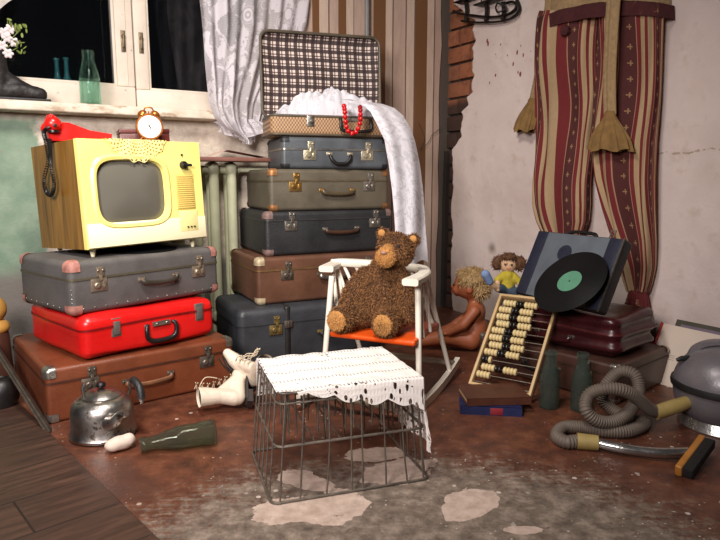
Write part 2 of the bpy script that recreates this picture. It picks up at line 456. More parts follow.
def sash(s0, s1, o, z0, gz, st0, st1, nm=''):
    def f(q):
        bar(q, s0, s1, z0, gz, o - .045, o); bar(q, s0, s0 + st0, gz, WIN_Z1, o - .045, o); bar(q, s1 - st1, s1, gz, WIN_Z1, o - .045, o)
        bar(q, s0 + st0 - .003, s0 + st0 + .012, gz, WIN_Z1, o - .035, o - .012, .004); bar(q, s1 - st1 - .012, s1 - st1 + .003, gz, WIN_Z1, o - .035, o - .012, .004)
        bar(q, s0 + st0, s1 - st1, gz - .002, gz + .012, o - .035, o - .012, .004)
        q.tube([(s1 - st1 * .42, -o - .001, gz + .01), (s1 - st1 * .42, -o - .001, WIN_Z1)], .004, 6)
    a = wpart('sash', f, M_frame)
    wpart('pane', lambda q: q.box(s0 + st0, s1 - st1, -(o - .02), -(o - .024), gz, WIN_Z1), M_pane, a)
    return a
s1_ = sash(WIN_S0 + .05, sM - .002, FO, 1.185, zR, .07, sM - sA + .004)
s2_ = sash(sM + .002, WIN_S1 - .05, FO + .004, 1.185, LWp(178, 92, FO)[1], sB - sM, .07)
sash(WIN_S0 + .05, sM - .01, -.225, 1.185, zR - .03, .07, .06)
sash(sM + .01, WIN_S1 - .05, -.225, 1.185, zR - .03, .06, .07)
M_tar = mat('tarnished_brass', (120, 104, 82), .45, .7, .4, 30, .3)
for s_ in ((sA + sM) / 2 - .01, (sM + sB) / 2 + .002):
    q = MB(); zc = LWp(130, 42, FO)[1]
    q.rcube(.022, .006, .10, .002, 1, c=(s_, -FO - .006, zc - .05)); q.ball((s_, -FO - .016, zc + .02), .010, 8); q.rcube(.010, .012, .05, .003, 1, c=(s_, -FO - .018, zc - .03))
    q.build('window_handle', M_tar, s1_ if s_ < sM else s2_)
# sill
b = MB(); SE = LWp(216, 110, .1)[0]; b.rcube(SE + 3.3, .16, .043, .008, 2, c=((SE - 3.3) / 2, -.045, 1.137))
def sill_mat():
    t = NT('peeling_sill_paint'); n1 = t.noise(16, 7, .7); n2 = t.noise(7, 5, .7, t.mapping(t.obj(), scale=(1, 1, 3)))
    col = t.ramp(t.noise(20, 4), [(.3, srgb(196, 180, 160)), (.7, srgb(222, 210, 192))])
    col = t.mix(t.math('MULTIPLY', t.step(n2, .52, .62), .7), col, srgb(152, 122, 92))
    col = t.mix(t.step(n1, .66, .7), col, srgb(104, 84, 70))
    return t.done(t.bsdf(col, .6, 0, t.bump(n1, .6, .006)))
struct(on_left(b.build('trim_1', sill_mat())))
# dark sheet added behind the window to stand for the night outside
b = MB(); b.box(-4.0, .2, 1.3, 1.35, .2, 3.2); struct(on_left(b.build('night_sheet', mat('night_black', (22, 20, 22), .9, 0, .3, 6), smooth=False)))

# ---- plaster wall (right) with bare brick at the corner
def plaster_material():
    t = NT('stained_plaster'); ob = t.obj(); x, y, z = t.sep(ob)[0:3]
    n1 = t.noise(2.2, 4, .55); n2 = t.noise(9, 6, .65); n3 = t.noise(60, 5, .7)
    col = t.ramp(n1, [(.3, srgb(204, 184, 176)), (.55, srgb(222, 205, 198)), (.75, srgb(214, 194, 186))])
    st = t.math('MULTIPLY', t.step(n2, .52, .72), .35); col = t.mix(st, col, srgb(170, 140, 114))
    # red-brown chips where paint has flaked off near the corner
    s0, z0 = RWp(492, 55); s1, z1 = RWp(512, 80)
    dx = t.math('ABSOLUTE', t.math('SUBTRACT', x, (s0 + s1) / 2 + .02)); dz = t.math('ABSOLUTE', t.math('SUBTRACT', z, RWp(495, 62)[1]))
    box = t.math('MULTIPLY', t.math('LESS_THAN', dx, .17), t.math('LESS_THAN', dz, .14))
    v = t.voro(28, vec=t.mapping(ob, scale=(1, 1, .55))); chips = t.math('LESS_THAN', t.math('ADD', v, t.math('MULTIPLY', n2, .8)), .56)
    col = t.mix(t.math('MULTIPLY', box, chips), col, srgb(128, 64, 52))
    sp = t.step(t.noise(34, 3, .5), .73, .75); col = t.mix(t.math('MULTIPLY', sp, .7), col, srgb(140, 96, 76))
    # round soot spot low by the corner, hairline cracks
    sc, zc = RWp(492, 248); d = t.math('SQRT', t.math('ADD', t.math('POWER', t.math('SUBTRACT', x, sc), 2), t.math('POWER', t.math('SUBTRACT', z, zc), 2)))
    col = t.mix(t.math('MULTIPLY', t.math('SUBTRACT', 1, t.step(d, .0, .05)), .75), col, srgb(104, 88, 70))
    zl = t.math('SUBTRACT', t.math('ADD', z, t.math('MULTIPLY', t.math('SUBTRACT', n2, .5), .05)), RWp(650, 153)[1])
    ck = t.math('MULTIPLY', t.math('LESS_THAN', t.math('ABSOLUTE', zl), .004), t.math('MULTIPLY', t.math('GREATER_THAN', x, 1.45), t.math('GREATER_THAN', n3, .5)))
    col = t.mix(t.math('MULTIPLY', ck, .7), col, srgb(150, 122, 96))
    low = t.math('SUBTRACT', 1, t.step(t.math('ADD', z, t.math('MULTIPLY', n2, .3)), .2, .5)); col = t.mix(t.math('MULTIPLY', low, .35), col, srgb(160, 140, 124))
    return t.done(t.bsdf(col, .8, 0, t.bump(t.math('ADD', t.math('MULTIPLY', n2, 1.4), t.math('ADD', t.math('MULTIPLY', n3, .2), t.math('MULTIPLY', t.math('MULTIPLY', box, chips), -.6))), .35, .012)))
# object frame: x along the wall towards the camera, y into the wall ... built in wall coordinates then placed
RWM = Matrix.Translation(K) @ Matrix.Rotation(math.atan2(DR.y, DR.x), 4, 'Z')     # local y = +DL side (behind the wall)
def on_right(o): o.location = K; o.rotation_euler = (0, 0, math.atan2(DR.y, DR.x)); return o
edge_px = [(453, 345), (452, 330), (452, 310), (451, 290), (450, 262), (452, 235), (450, 212), (452, 190), (452, 172), (451, 150), (456, 143), (461, 137), (460, 128), (462, 120), (461, 112), (468, 105), (466, 97), (472, 92), (470, 84), (473, 75), (471, 66), (473, 58), (472, 48), (475, 40), (472, 30), (474, 20), (466, 17), (461, 10), (453, 4), (453, -20), (456, -60)]
ep = [RWp(u, v) for u, v in edge_px]
ep[0] = (ep[0][0], 0.0)
ep = [(s_, max(z_, 0)) for s_, z_ in ep]
ep = sorted(ep, key=lambda q: q[1])
fine = []
for i in range(len(ep) - 1):
    for k in range(5):
        f = k / 5; s_ = ep[i][0] + (ep[i+1][0] - ep[i][0]) * f; z_ = ep[i][1] + (ep[i+1][1] - ep[i][1]) * f
        fine.append((s_ + .012 * noise.noise(Vector((z_ * 30, 1.7, 0))), z_))
fine.append(ep[-1]); fine.append((ep[-1][0], 2.7))
b = MB(); vs = []; fs = []
for s_, z_ in fine: vs += [(s_ + .004, .06, z_), (s_, .006, z_), (s_ + .012, 0, z_), (3.4, 0, z_)]
for k in range(len(fine) - 1):
    o = 4 * k; fs += [(o, o+1, o+5, o+4), (o+1, o+2, o+6, o+5), (o+2, o+3, o+7, o+6)]
b.add(vs, fs); b.box(-.3, 3.4, .12, .3, 0, 2.7)
struct(on_right(b.build('wall_right', plaster_material(), smooth=False)))
def brick_mat():
    t = NT('old_brick'); x, y, z = t.sep(t.obj())[0:3]; n = t.noise(18, 5, .65); n1 = t.noise(4, 3)
    g = t.n('ShaderNodeNewGeometry'); rnd = g.outputs['Random Per Island']
    col = t.ramp(rnd, [(0, srgb(138, 84, 56)), (.5, srgb(160, 98, 66)), (1, srgb(124, 80, 58))])
    col = t.mix(t.step(n, .45, .7), col, srgb(120, 70, 50))
    low_dark = t.math('SUBTRACT', 1, t.step(t.math('ADD', z, t.math('MULTIPLY', n1, .2)), 1.38, 1.46)); col = t.mix(t.math('MULTIPLY', low_dark, .9), col, srgb(44, 34, 30))  # bricks much darker below the upper courses
    return t.done(t.bsdf(col, .85, 0, t.bump(n, .5, .01)))
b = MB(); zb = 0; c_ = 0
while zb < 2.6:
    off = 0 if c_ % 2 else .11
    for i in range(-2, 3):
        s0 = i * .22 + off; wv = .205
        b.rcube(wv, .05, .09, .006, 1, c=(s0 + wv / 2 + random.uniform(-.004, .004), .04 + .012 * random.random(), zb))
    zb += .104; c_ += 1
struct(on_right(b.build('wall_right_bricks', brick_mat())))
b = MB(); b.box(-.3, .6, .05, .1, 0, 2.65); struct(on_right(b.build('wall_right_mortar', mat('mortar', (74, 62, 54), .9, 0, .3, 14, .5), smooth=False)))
# dark batten standing in the corner below the bricks
b = MB(); sx, _ = LWp(443, 250, .02)
vs = [(-.02, 0), (.03, 0), (.024, .3), (.03, .6), (.02, .85), (.012, 1.0), (-.015, 1.02), (-.022, .7)]
b.prism(vs, .03, Matrix.Translation((sx + .02, -.005, 0)) @ Matrix.Rotation(PI / 2, 4, 'X'))
tag(on_left(b.build('corner_batten', mat('charred_wood', (44, 34, 29), .85, 0, .35, 12, .5), smooth=False)), 'dark splintered wooden batten standing in the corner below the bricks', 'batten')
# loose wire
b = MB(); pts = []
for u, v in ((418, 122), (424, 137), (420, 149), (428, 143), (432, 135), (437, 131), (441, 127)): s_, z_ = LWp(u, v, .03); pts.append((s_, -.03, z_))
b.tube(spline(pts, 6), .0018, 5); tag(on_left(b.build('loose_wire', mat('thin_wire', (74, 60, 52), .6, .3))), 'thin loose wire curling off the wallpaper by the brick corner', 'wire')

# ---- radiator
rad = thing('radiator', 'old cream and green cast iron radiator under the window beside the television', 'radiator', K, TH)
M_rad = mat('radiator_paint', (200, 200, 168), .5, 0, .15, 8, .2, 60, wear=(128, 116, 84), wear_at=.64, wscale=14)
s0r = LWp(232, 200, .1)[0]; zt = LWp(232, 162, .1)[1]
for k in range(-4, 1):
    s_ = s0r + .093 * k; q = MB()
    for o in (.05, .10): q.tube(spline([(s_, -o, .13), (s_, -o, .2), (s_, -o, zt - .09), (s_, -o, zt - .03)], 3), [.026] * 10, 12)
    q.rcube(.056, .104, .075, .024, 3, c=(s_, -.075, zt - .075)); q.rcube(.056, .104, .075, .024, 3, c=(s_, -.075, .1))
    q.tube([(s_ - .047, -.075, zt - .04), (s_ + .047, -.075, zt - .04)], .02, 10); q.tube([(s_ - .047, -.075, .135), (s_ + .047, -.075, .135)], .02, 10)
    q.rcube(.05, .04, .1, .01, 1, c=(s_, -.075, 0))
    q.build('radiator_section', M_rad, rad)
q = MB(); q.tube([(s0r + .04, -.075, zt - .04), (s0r + .36, -.075, zt - .04)], .013, 10); q.build('pipe', M_rad, rad)
# reddish plank lying on the radiator
pk = MB(); s_a = LWp(200, 158, .12)[0]; s_b = LWp(266, 160, .12)[0]
pk.rcube(s_b - s_a + .1, .16, .02, .004, 1, c=((s_a + s_b) / 2 - .02, -.12, zt + .001))
tag(on_left(pk.build('shelf_plank', mat('reddish_plank', (128, 84, 72), .6, 0, .25, 14))), 'reddish brown plank lying on top of the radiator', 'plank')
pk = MB(); zz = zt + .022
pts = [(s_a + .03, zz), (s_a + .12, zz + .035), (s_b - .02, zz + .002)]
vs = [];
for o in (.07, .185): vs += [(p, -o, z) for p, z in pts]
pk.add(vs, [(0, 3, 4, 1), (1, 4, 5, 2)])
tag(on_left(pk.build('folded_paper', mat('old_paper', (206, 176, 160), .8, 0, .12), smooth=False)), 'folded sheet of pale paper lying on the reddish radiator plank', 'paper')
def rebase(root, off):
    """move a thing's Empty to its base without moving its parts"""
    off = Vector(off); M = Matrix.Translation(-off)
    root.location = root.location + root.rotation_euler.to_matrix() @ off
    done = set()
    for c in root.children:
        if c.type == 'MESH':
            if c.data.name in done: continue
            done.add(c.data.name); c.data.transform(M)
            for g in c.children_recursive:
                if g.type == 'MESH' and g.data.name not in done: done.add(g.data.name); g.data.transform(M)
rebase(rad, (s0r - .18, -.075, 0))
# ================================================================== SUITCASES
def hide(name, rgb, **kw):
    a = dict(rough=.5, var=.3, scale=7, bump=.25, bscale=120, wear=None, wear_at=.7, wscale=16); a.update(kw)
    return mat(name, rgb, **a)
M_steel = mat('worn_nickel', (168, 162, 152), .32, .9, .25, 30, .1)
M_brass = mat('worn_brass', (190, 150, 86), .35, .9, .25, 30, .1)
M_dim = mat('dull_metal', (120, 110, 98), .45, .8, .3, 30, .15)
M_black = mat('black_plastic', (20, 19, 20), .38, 0, .2)
M_blackl = mat('black_leather', (30, 28, 28), .5, 0, .25, 20, .3)
def base_at(fl, yaw, L, D):
    """base centre of a box whose front-left bottom corner stands at fl"""
    return Vector(fl) + Vector((math.cos(yaw), math.sin(yaw), 0)) * (L / 2) + Vector((-math.sin(yaw), math.cos(yaw), 0)) * (D / 2)
def suitcase(name, label, fl, yaw, L, D, H, seam, m_body, m_lid=None, r=.028, rim=None, corner=None, corner_c=.055, locks=(), lock_m=M_steel, handle=None, group='stacked vintage suitcases', warp=None, lid_over=0.0, rivets=None, tilt=(0, 0), sub=1, ribbed=None, corners_low=True, lock_kind='plate', cats='suitcase'):
    t = thing(name, label, cats, base_at(fl, yaw, L, D), yaw, group, rot=(tilt[0], tilt[1], yaw))
    b = MB(); b.rcube(L, D, H, r, 4, zc=(seam,), pred=lambda x, y, z: z < seam, warp=warp, sub=sub)
    if rivets:
        for sy in (0, 1):
            n_ = 14
            for k in range(n_):
                x = -L / 2 + r + (L - 2 * r) * (k + .5) / n_
                if sy == 0: b.ball((x, -D / 2, .022), .003, 6, 1)
        for k in range(8): b.ball((-L / 2, -D / 2 + r + (D - 2 * r) * (k + .5) / 8, .022), .003, 6, 1)
        for k in range(5): b.ball((-L / 2 + r * .3, -D / 2 + r * .3, .03 + k * (seam - .05) / 5), .003, 6, 1)
    if ribbed:
        for x in ribbed: b.rcube(.012, D + .006, seam, .003, 1, c=(x, 0, 0))
    b.build('body', [m_body, rivets or m_body], t)
    b = MB(); b.rcube(L, D, H, r, 4, zc=(seam,), pred=lambda x, y, z: z > seam, eps=lid_over, warp=warp, sub=sub)
    lid = b.build('lid', m_lid or m_body, t)
    if rim:
        b = MB(); b.rcube(L, D, H, r, 4, zc=(seam - .004, seam + .004), pred=lambda x, y, z: abs(z - seam) < .004, eps=.003 + lid_over, warp=warp, sub=sub)
        b.build('rim', rim, t)
    if corner:
        for sx in (-1, 1):
            for sy in (-1, 1):
                for top in ((0, 1) if corners_low else (1,)):
                    q = MB(); c_ = corner_c
                    def pr(x, y, z):
                        return x * sx > L / 2 - c_ and y * sy > D / 2 - c_ and (z > H - c_ * .8 if top else z < c_ * .8)
                    q.rcube(L, D, H, r, 4, zc=(c_ * .8, H - c_ * .8), pred=pr, eps=.0035, warp=warp, sub=max(sub, int(L / .018)))
                    if q.f: q.build('corner_cap', corner, t)
    yf = -D / 2 - (lid_over)
    for x in locks:
        q = MB()
        if lock_kind == 'plate':
            q.rcube(.062, .005, .046, .002, 1, c=(x, yf - .002, seam - .05)); q.lathe([(.011, 0), (.011, .005), (.008, .008), (0, .008)], 16, align((x - .008, yf - .004, seam - .028), (0, -1, 0)))
            q.rcube(.010, .006, .022, .002, 1, c=(x + .018, yf - .006, seam - .038))
            lk = q.build('lock', lock_m, t)
            q = MB(); q.rcube(.030, .005, .036, .002, 1, c=(x + .006, yf - .003, seam + .002)); q.ball((x - .003, yf - .006, seam + .026), .005, 6); q.ball((x + .015, yf - .006, seam + .026), .005, 6)
            q.rcube(.012, .007, .02, .002, 1, c=(x + .006, yf - .006, seam - .012)); q.build('hasp', lock_m, lk)
        else:
            q.rcube(.040, .010, .072, .004, 2, c=(x, yf - .004, seam - .045)); lk = q.build('lock', lock_m, t)
            q = MB(); q.rcube(.026, .008, .05, .003, 1, c=(x, yf - .011, seam - .036)); q.build('hasp', lock_m, lk)
    if handle:
        hx, hz, w, kind, hm = handle
        q = MB()
        if kind == 'flat':       # leather strap handle lying against the front
            pts = spline([(hx - w/2, yf - .010, hz), (hx - w/2 + .012, yf - .017, hz - .012), (hx, yf - .020, hz - .017), (hx + w/2 - .012, yf - .017, hz - .012), (hx + w/2, yf - .010, hz)], 6)
            q.tube(pts, [.006] + [.0085] * (len(pts) - 2) + [.006], 10, flat=1.3)
        elif kind == 'arch':     # rounded black plastic grip hanging down
            pts = spline([(hx - w/2, yf - .009, hz), (hx - w/2 + .006, yf - .018, hz - .022), (hx - w/2 + .028, yf - .02, hz - .043), (hx, yf - .02, hz - .046), (hx + w/2 - .028, yf - .02, hz - .043), (hx + w/2 - .006, yf - .018, hz - .022), (hx + w/2, yf - .009, hz)], 6)
            q.tube(pts, [.0065 + .003 * math.sin(PI * i / (len(pts) - 1)) for i in range(len(pts))], 10)
        else:                    # squared loop grip
            pts = spline([(hx - w/2 + .01, yf - .008, hz + .004), (hx - w/2, yf - .018, hz - .012), (hx - w/2 + .004, yf - .02, hz - .045), (hx - w/2 + .03, yf - .02, hz - .06), (hx + w/2 - .03, yf - .02, hz - .06), (hx + w/2 - .004, yf - .02, hz - .045), (hx + w/2, yf - .018, hz - .012), (hx + w/2 - .01, yf - .008, hz + .004)], 5)
            q.tube(pts, [.007 + .003 * math.sin(PI * i / (len(pts) - 1)) for i in range(len(pts))], 10)
        hd = q.build('handle', hm, t)
        for s_ in (-1, 1):
            q = MB(); q.rcube(.030, .004, .016, .0015, 1, c=(hx + s_ * w / 2, yf - .002, hz - .006)); q.rcube(.012, .014, .010, .003, 1, c=(hx + s_ * w / 2, yf - .008, hz - .004))
            q.ball((hx + s_ * (w / 2 + .01), yf - .004, hz + .002), .003, 6); q.ball((hx + s_ * (w / 2 - .01), yf - .004, hz + .002), .003, 6)
            q.build('bracket', lock_m, hd)
    return t
def lift(x, y, z): return Vector((x, y, z))
# --- left stack
LZ1 = .197
bl = suitcase('suitcase', 'large reddish brown suitcase lying on the floor under the red suitcase', G(49, 425), R(38.3), .71, .62, LZ1, .145,
    hide('brown_fibre', (112, 58, 34), rough=.42, wear=(150, 104, 70), wear_at=.74), rim=mat('brown_edge', (70, 38, 24), .5), corner=M_steel, corner_c=.042, r=.016, locks=(-.21, .235), lock_m=M_dim,
    handle=(.0, .10, .17, 'flat', mat('tan_leather', (118, 78, 50), .5, 0, .3, 20)), group='left stack of suitcases')
def puff_red(q, d):
    k = noise.noise(Vector((q.x * 5, q.y * 5, q.z * 7))) * .008
    return q + d * (k + .010 * math.cos(q.x / .56 * PI) * (1 if abs(d.z) < .5 else .0)) + Vector((0, 0, (.010 if q.z > 0 else -.0) * (-(abs(q.x) / .28) ** 2 * .6)))
M_red = mat('red_vinyl', (206, 24, 22), .3, 0, .12, 5, .12, 60)
RZ = .164
rd = suitcase('suitcase', 'bright red soft suitcase with a black handle between the brown and grey suitcases', G(84, 363, LZ1 + .004), R(47.5), .555, .49, RZ, .118, M_red, r=.034, rim=mat('dark_red_seam', (120, 12, 12), .4), locks=(-.155, .195), lock_m=mat('grey_clasp', (112, 104, 98), .45, .4, .2), lock_kind='clasp',
    handle=(.02, .092, .125, 'loop', M_black), group='left stack of suitcases', warp=puff_red, sub=12)
q = MB(); q.rcube(.075, .004, .018, .0015, 1, c=(.02, -.263, .088)); q.ball((-.0, -.265, .097), .005, 8); q.ball((.04, -.265, .097), .005, 8)
q.build('handle_plate', M_steel, rd)
GZ0 = LZ1 + RZ + .006
gy = suitcase('suitcase', 'grey suitcase with rust pink corners carrying the yellow television', G(72, 317, GZ0), R(50.5), .64, .41, .192, .128,
    hide('grey_fibre', (86, 82, 80), rough=.55, wear=(120, 116, 118)), rim=mat('olive_rim', (104, 96, 78), .45, .5), corner=mat('rusty_pink_leather', (166, 112, 100), .6, 0, .4, 40, .3), corner_c=.045, r=.022, locks=(-.215, .215), lock_m=mat('rusted_nickel', (158, 142, 124), .4, .7, .4, 60, .2),
    handle=(.03, .098, .15, 'flat', mat('dark_olive_leather', (54, 48, 40), .5, 0, .3)), group='left stack of suitcases', rivets=M_steel)
# --- middle stack
M_navy = hide('navy_fibre', (50, 52, 56), rough=.5, var=.35, wear=(92, 90, 94), wear_at=.68)
NZ = .262
nv = suitcase('trunk', 'large dark navy suitcase with a purple corner lying under the middle stack', G(240, 369), R(26.5), .74, .44, NZ, .19, M_navy, r=.03, corner=mat('purple_leather', (112, 84, 96), .55, 0, .35, 30, .3), corner_c=.085, locks=(-.2,), lock_m=mat('old_brass_plate', (128, 108, 64), .5, .6, .4, 50, .2),
    handle=(.1, .13, .16, 'flat', M_blackl), group='middle stack of suitcases', lid_over=.004, corners_low=False)
for x in (-.14, .22):
    q = MB(); q.rcube(.030, .44 + .014, NZ + .006, .012, 2, c=(x, 0, 0)); st_ = q.build('strap', M_blackl, nv)
    q = MB(); q.rcube(.04, .006, .034, .002, 1, c=(x, -.231, .168)); q.rcube(.008, .01, .03, .002, 1, c=(x, -.235, .170)); q.build('buckle', M_dim, st_)
MZ0 = NZ + .005
b1 = G(258, 305.8, MZ0)
bm_ = suitcase('suitcase', 'brown suitcase with worn pale corners above the navy trunk behind the chair', b1, R(27), .71, .46, .218, .160,
    hide('chestnut_fibre', (98, 66, 50), rough=.38, wear=(126, 92, 70), wear_at=.72), rim=mat('brass_rim', (140, 110, 72), .4, .6), corner=mat('cream_corner', (186, 168, 136), .5, .3, .35, 40), corner_c=.042, r=.018, locks=(-.21, .21), lock_m=M_dim,
    handle=(.03, .125, .15, 'flat', M_steel), group='middle stack of suitcases')
MZ1 = MZ0 + .219
bk = suitcase('suitcase', 'black suitcase with silver locks and a studded lid in the middle stack', V(266, 256.5, 2.87) * 1.0, R(26), .67, .46, .207, .168,
    hide('black_crackle', (42, 42, 44), rough=.42, bump=.5, bscale=160, wear=(72, 72, 78)), rim=mat('dark_rim', (86, 84, 84), .4, .7), corner=mat('brown_grey_leather', (120, 96, 90), .6, 0, .4, 30), corner_c=.04, r=.02, locks=(-.21, .235), lock_m=M_steel,
    handle=(.05, .118, .17, 'flat', mat('brown_leather', (70, 46, 32), .45, 0, .3)), group='middle stack of suitcases')
q = MB()
for k in range(9): q.ball((-.3 + k * .075, -.2215, .178), .005, 8)
q.build('stud_row', M_steel, bk)
bk.location.z = MZ1
MZ2 = MZ1 + .208
ol = suitcase('suitcase', 'olive grey suitcase with a brass left lock, below the blue grey one', Vector((V(270, 209.5, 2.91).x, 2.91, MZ2)), R(24), .62, .45, .198, .143,
    hide('olive_fibre', (92, 84, 70), rough=.5, wear=(120, 110, 92)), rim=mat('olive_edge', (96, 84, 62), .5, .3), corner=mat('copper_corner', (160, 112, 70), .45, .5, .35, 40), corner_c=.038, r=.02, locks=(-.185, .2), lock_m=M_brass,
    handle=(.03, .096, .16, 'flat', mat('khaki_strap', (86, 74, 54), .45, .2, .3)), group='middle stack of suitcases')
for c in ol.children:
    if c.name.startswith('lock') and c.location.length == 0 and sum(v.co.x for v in c.data.vertices) > 0:
        c.data.materials[0] = M_steel; c['label'] = 'silver lock'
        for g in c.children: g.data.materials[0] = M_steel
MZ3 = MZ2 + .199
p_gb = V(282, 168, 2.96); p_gb.z = MZ3
gb = suitcase('suitcase', 'blue grey suitcase with a curved black handle under the open plaid suitcase', p_gb, R(19), .54, .36, .150, .092,
    hide('blue_grey_fibre', (80, 84, 88), rough=.4, wear=(116, 120, 124)), rim=M_steel, corner=mat('black_patch', (30, 30, 34), .5), corner_c=.03, r=.02, locks=(-.135, .155), lock_m=mat('pale_brass', (206, 196, 168), .35, .8, .2),
    handle=(.015, .070, .105, 'arch', M_black), group='middle stack of suitcases')
MZ4 = MZ3 + .151

# --- open plaid suitcase on top
def plaid():
    t = NT('plaid_lining'); x, y, z = t.sep(t.obj())[0:3]
    sx = t.math('ADD', x, t.math('MULTIPLY', t.math('SINE', t.math('MULTIPLY', z, 16)), .003))
    p = .046
    def bands(c):
        f = t.math('FRACT', t.math('DIVIDE', c, p))
        r = t.ramp(f, [(0, (0, 0, 0, 1)), (.04, (1, 1, 1, 1)), (.47, (.0, .0, .0, 1)), (.60, (.75, .75, .75, 1)), (.75, (0, 0, 0, 1))], True)
        return r
    h, v = bands(sx), bands(t.math('ADD', z, .01))
    hs = t.math('MULTIPLY', t.math('ADD', h, v), .5)
    col = t.ramp(hs, [(0, srgb(226, 214, 202)), (.25, srgb(160, 132, 122)), (.5, srgb(78, 56, 54)), (.75, srgb(44, 32, 32)), (1, srgb(14, 11, 12))])
    weave = t.noise(300, 2)
    return t.done(t.bsdf(t.mix(t.math('MULTIPLY', weave, .25), col, srgb(120, 100, 95)), .8, 0, t.bump(t.noise(8, 3), .5, .02)))
def basket():
    t = NT('woven_tan_vinyl'); x, y, z = t.sep(t.obj())[0:3]
    w = t.math('SINE', t.math('ADD', t.math('MULTIPLY', x, 420), t.math('MULTIPLY', t.math('SIGN', t.math('SINE', t.math('MULTIPLY', z, 300))), 1.57)))
    h = t.math('MULTIPLY', w, t.math('SINE', t.math('MULTIPLY', z, 600)))
    col = t.ramp(t.math('ADD', t.math('MULTIPLY', h, .5), .5), [(.1, srgb(104, 74, 50)), (.6, srgb(168, 132, 96)), (1, srgb(196, 160, 120))])
    return t.done(t.bsdf(col, .5, 0, t.bump(h, .4, .003)))
PL, PD, PH = .64, .28, .128
p_pl = V(271, 137, 2.96); p_pl.z = MZ4
PY = R(17)
pl = thing('suitcase', 'open tan woven suitcase with a plaid lining on top of the middle stack', 'suitcase', base_at(p_pl, PY, PL, PD), PY, 'middle stack of suitcases')
M_bask = basket(); M_plaid = plaid(); M_piping = mat('olive_piping', (84, 74, 60), .5, 0, .25)
b = MB(); b.rcube(PL, PD, PH, .03, 4, zc=(PH - .032,), pred=lambda x, y, z: z < PH - .0321)
k_ = len(b.f); b.rcube(PL - .016, PD - .016, PH, .026, 4, zc=(PH - .032,), pred=lambda x, y, z: z < PH - .0321, c=(0, 0, .008), mi=1)
for i in range(k_, len(b.f)): b.f[i] = tuple(reversed(b.f[i]))
b.build('body', [M_bask, M_plaid], pl)
PZ = PH - .032
def rrect(L, D, r, n=6):
    out = []
    for cx, cy, a0 in ((L/2-r, D/2-r, 0), (-L/2+r, D/2-r, PI/2), (-L/2+r, -D/2+r, PI), (L/2-r, -D/2+r, 3*PI/2)):
        for k in range(n + 1): a = a0 + PI / 2 * k / n; out.append((cx + r * math.cos(a), cy + r * math.sin(a)))
    return out
q = MB(); q.tube([(x, y, PZ) for x, y in rrect(PL - .006, PD - .006, .03)], .007, 8, closed=True); q.tube([(x, y, .010) for x, y in rrect(PL - .004, PD - .004, .03)], .005, 8, closed=True)
q.build('rim', M_piping, pl)
# lid: shell standing open at the back, slightly past upright
lid_m = Matrix.Translation((0, PD / 2 + .004, PZ + .01)) @ Matrix.Rotation(R(-3), 4, 'X')
LH = .44; LD = .05
b = MB(); o = 0
b.rcube(PL, LD * 2, LH, .045, 5, pred=lambda x, y, z: y > 0, c=(0, 0, 0)); b.xform(lid_m)
lid = b.build('lid', M_bask, pl)
b = MB(); rr = [(x, z + LH / 2) for x, z in rrect(PL - .018, LH - .018, .04)]
def lin(u, v):
    i = u * len(rr); a = rr[int(i) % len(rr)]; cx, cz = 0, LH / 2
    w = 1 - v; x = cx + (a[0] - cx) * w; z = cz + (a[1] - cz) * w
    bulge = .006 * math.sin(x * 22) * math.sin(z * 9 + x * 5)
    return lid_m @ Vector((x, .018 + bulge + .02 * min(1, v * 6), z))
b.grid(lin, len(rr), 14); b.build('lining', M_plaid, lid, merge=True)
q = MB(); q.tube([lid_m @ Vector((x, 0, z + LH / 2)) for x, z in rrect(PL - .008, LH - .008, .045)], .008, 8, closed=True); q.tube([lid_m @ Vector((x, .05, z + LH / 2)) for x, z in rrect(PL - .03, LH - .03, .045)], .006, 8, closed=True); q.build('piping', M_piping, lid)
q = MB(); q.rcube(.036, .005, .05, .002, 1, c=(-.13, -PD/2 - .002, PZ - .048)); q.lathe([(.008, 0), (.008, .006), (0, .007)], 12, align((-.125, -PD/2 - .005, PZ - .022), (0, -1, 0))); q.build('lock', M_steel, pl)
q = MB(); hx, hz, w, yf = .09, PZ - .006, .15, -PD / 2
q.tube(spline([(hx - w/2, yf - .008, hz), (hx - w/2, yf - .018, hz - .02), (hx - w/2 + .012, yf - .02, hz - .058), (hx + w/2 - .012, yf - .02, hz - .058), (hx + w/2, yf - .018, hz - .02), (hx + w/2, yf - .008, hz)], 5), .008, 10)
hd = q.build('handle', M_black, pl)
q = MB(); q.rcube(.09, .005, .016, .002, 1, c=(hx - .01, yf - .003, hz - .014)); q.build('handle_plate', M_steel, hd)

# ================================================================== TELEVISION
TVZ = GZ0 + .192
TY = R(51); TW, TD, THh = .525, .40, .40
tv_fl = G(89, 249, TVZ + .036)
tv = thing('television', 'yellow vintage television with a wood side on the grey suitcase', 'television', base_at(Vector((tv_fl.x, tv_fl.y, TVZ)), TY, TW, TD), TY)
FZ = .036
def tvmat():
    t = NT('yellow_enamel'); x, y, z = t.sep(t.obj())[0:3]
    n = t.noise(6, 4); col = t.ramp(n, [(.3, srgb(238, 219, 120)), (.7, srgb(244, 229, 136))])
    return t.done(t.bsdf(col, .35, 0))
M_yel = tvmat()
M_crm = mat('cream_enamel', (248, 238, 196), .35, 0, .05, 6, .05)
def wood_side():
    t = NT('varnished_wood'); v = t.mapping(t.obj(), scale=(9, 9, .7)); n = t.noise(3.2, 6, .65, v, .5)
    return t.done(t.bsdf(t.ramp(n, [(.3, srgb(84, 54, 18)), (.5, srgb(128, 88, 32)), (.72, srgb(150, 108, 46))]), .35, 0))
M_tvw = wood_side()
lean = Matrix.Translation((0, -TD/2, 0)) @ Matrix.Rotation(R(-3.0), 4, 'X') @ Matrix.Translation((0, TD/2, 0)) @ Matrix.Rotation(R(-.8), 4, 'Y')
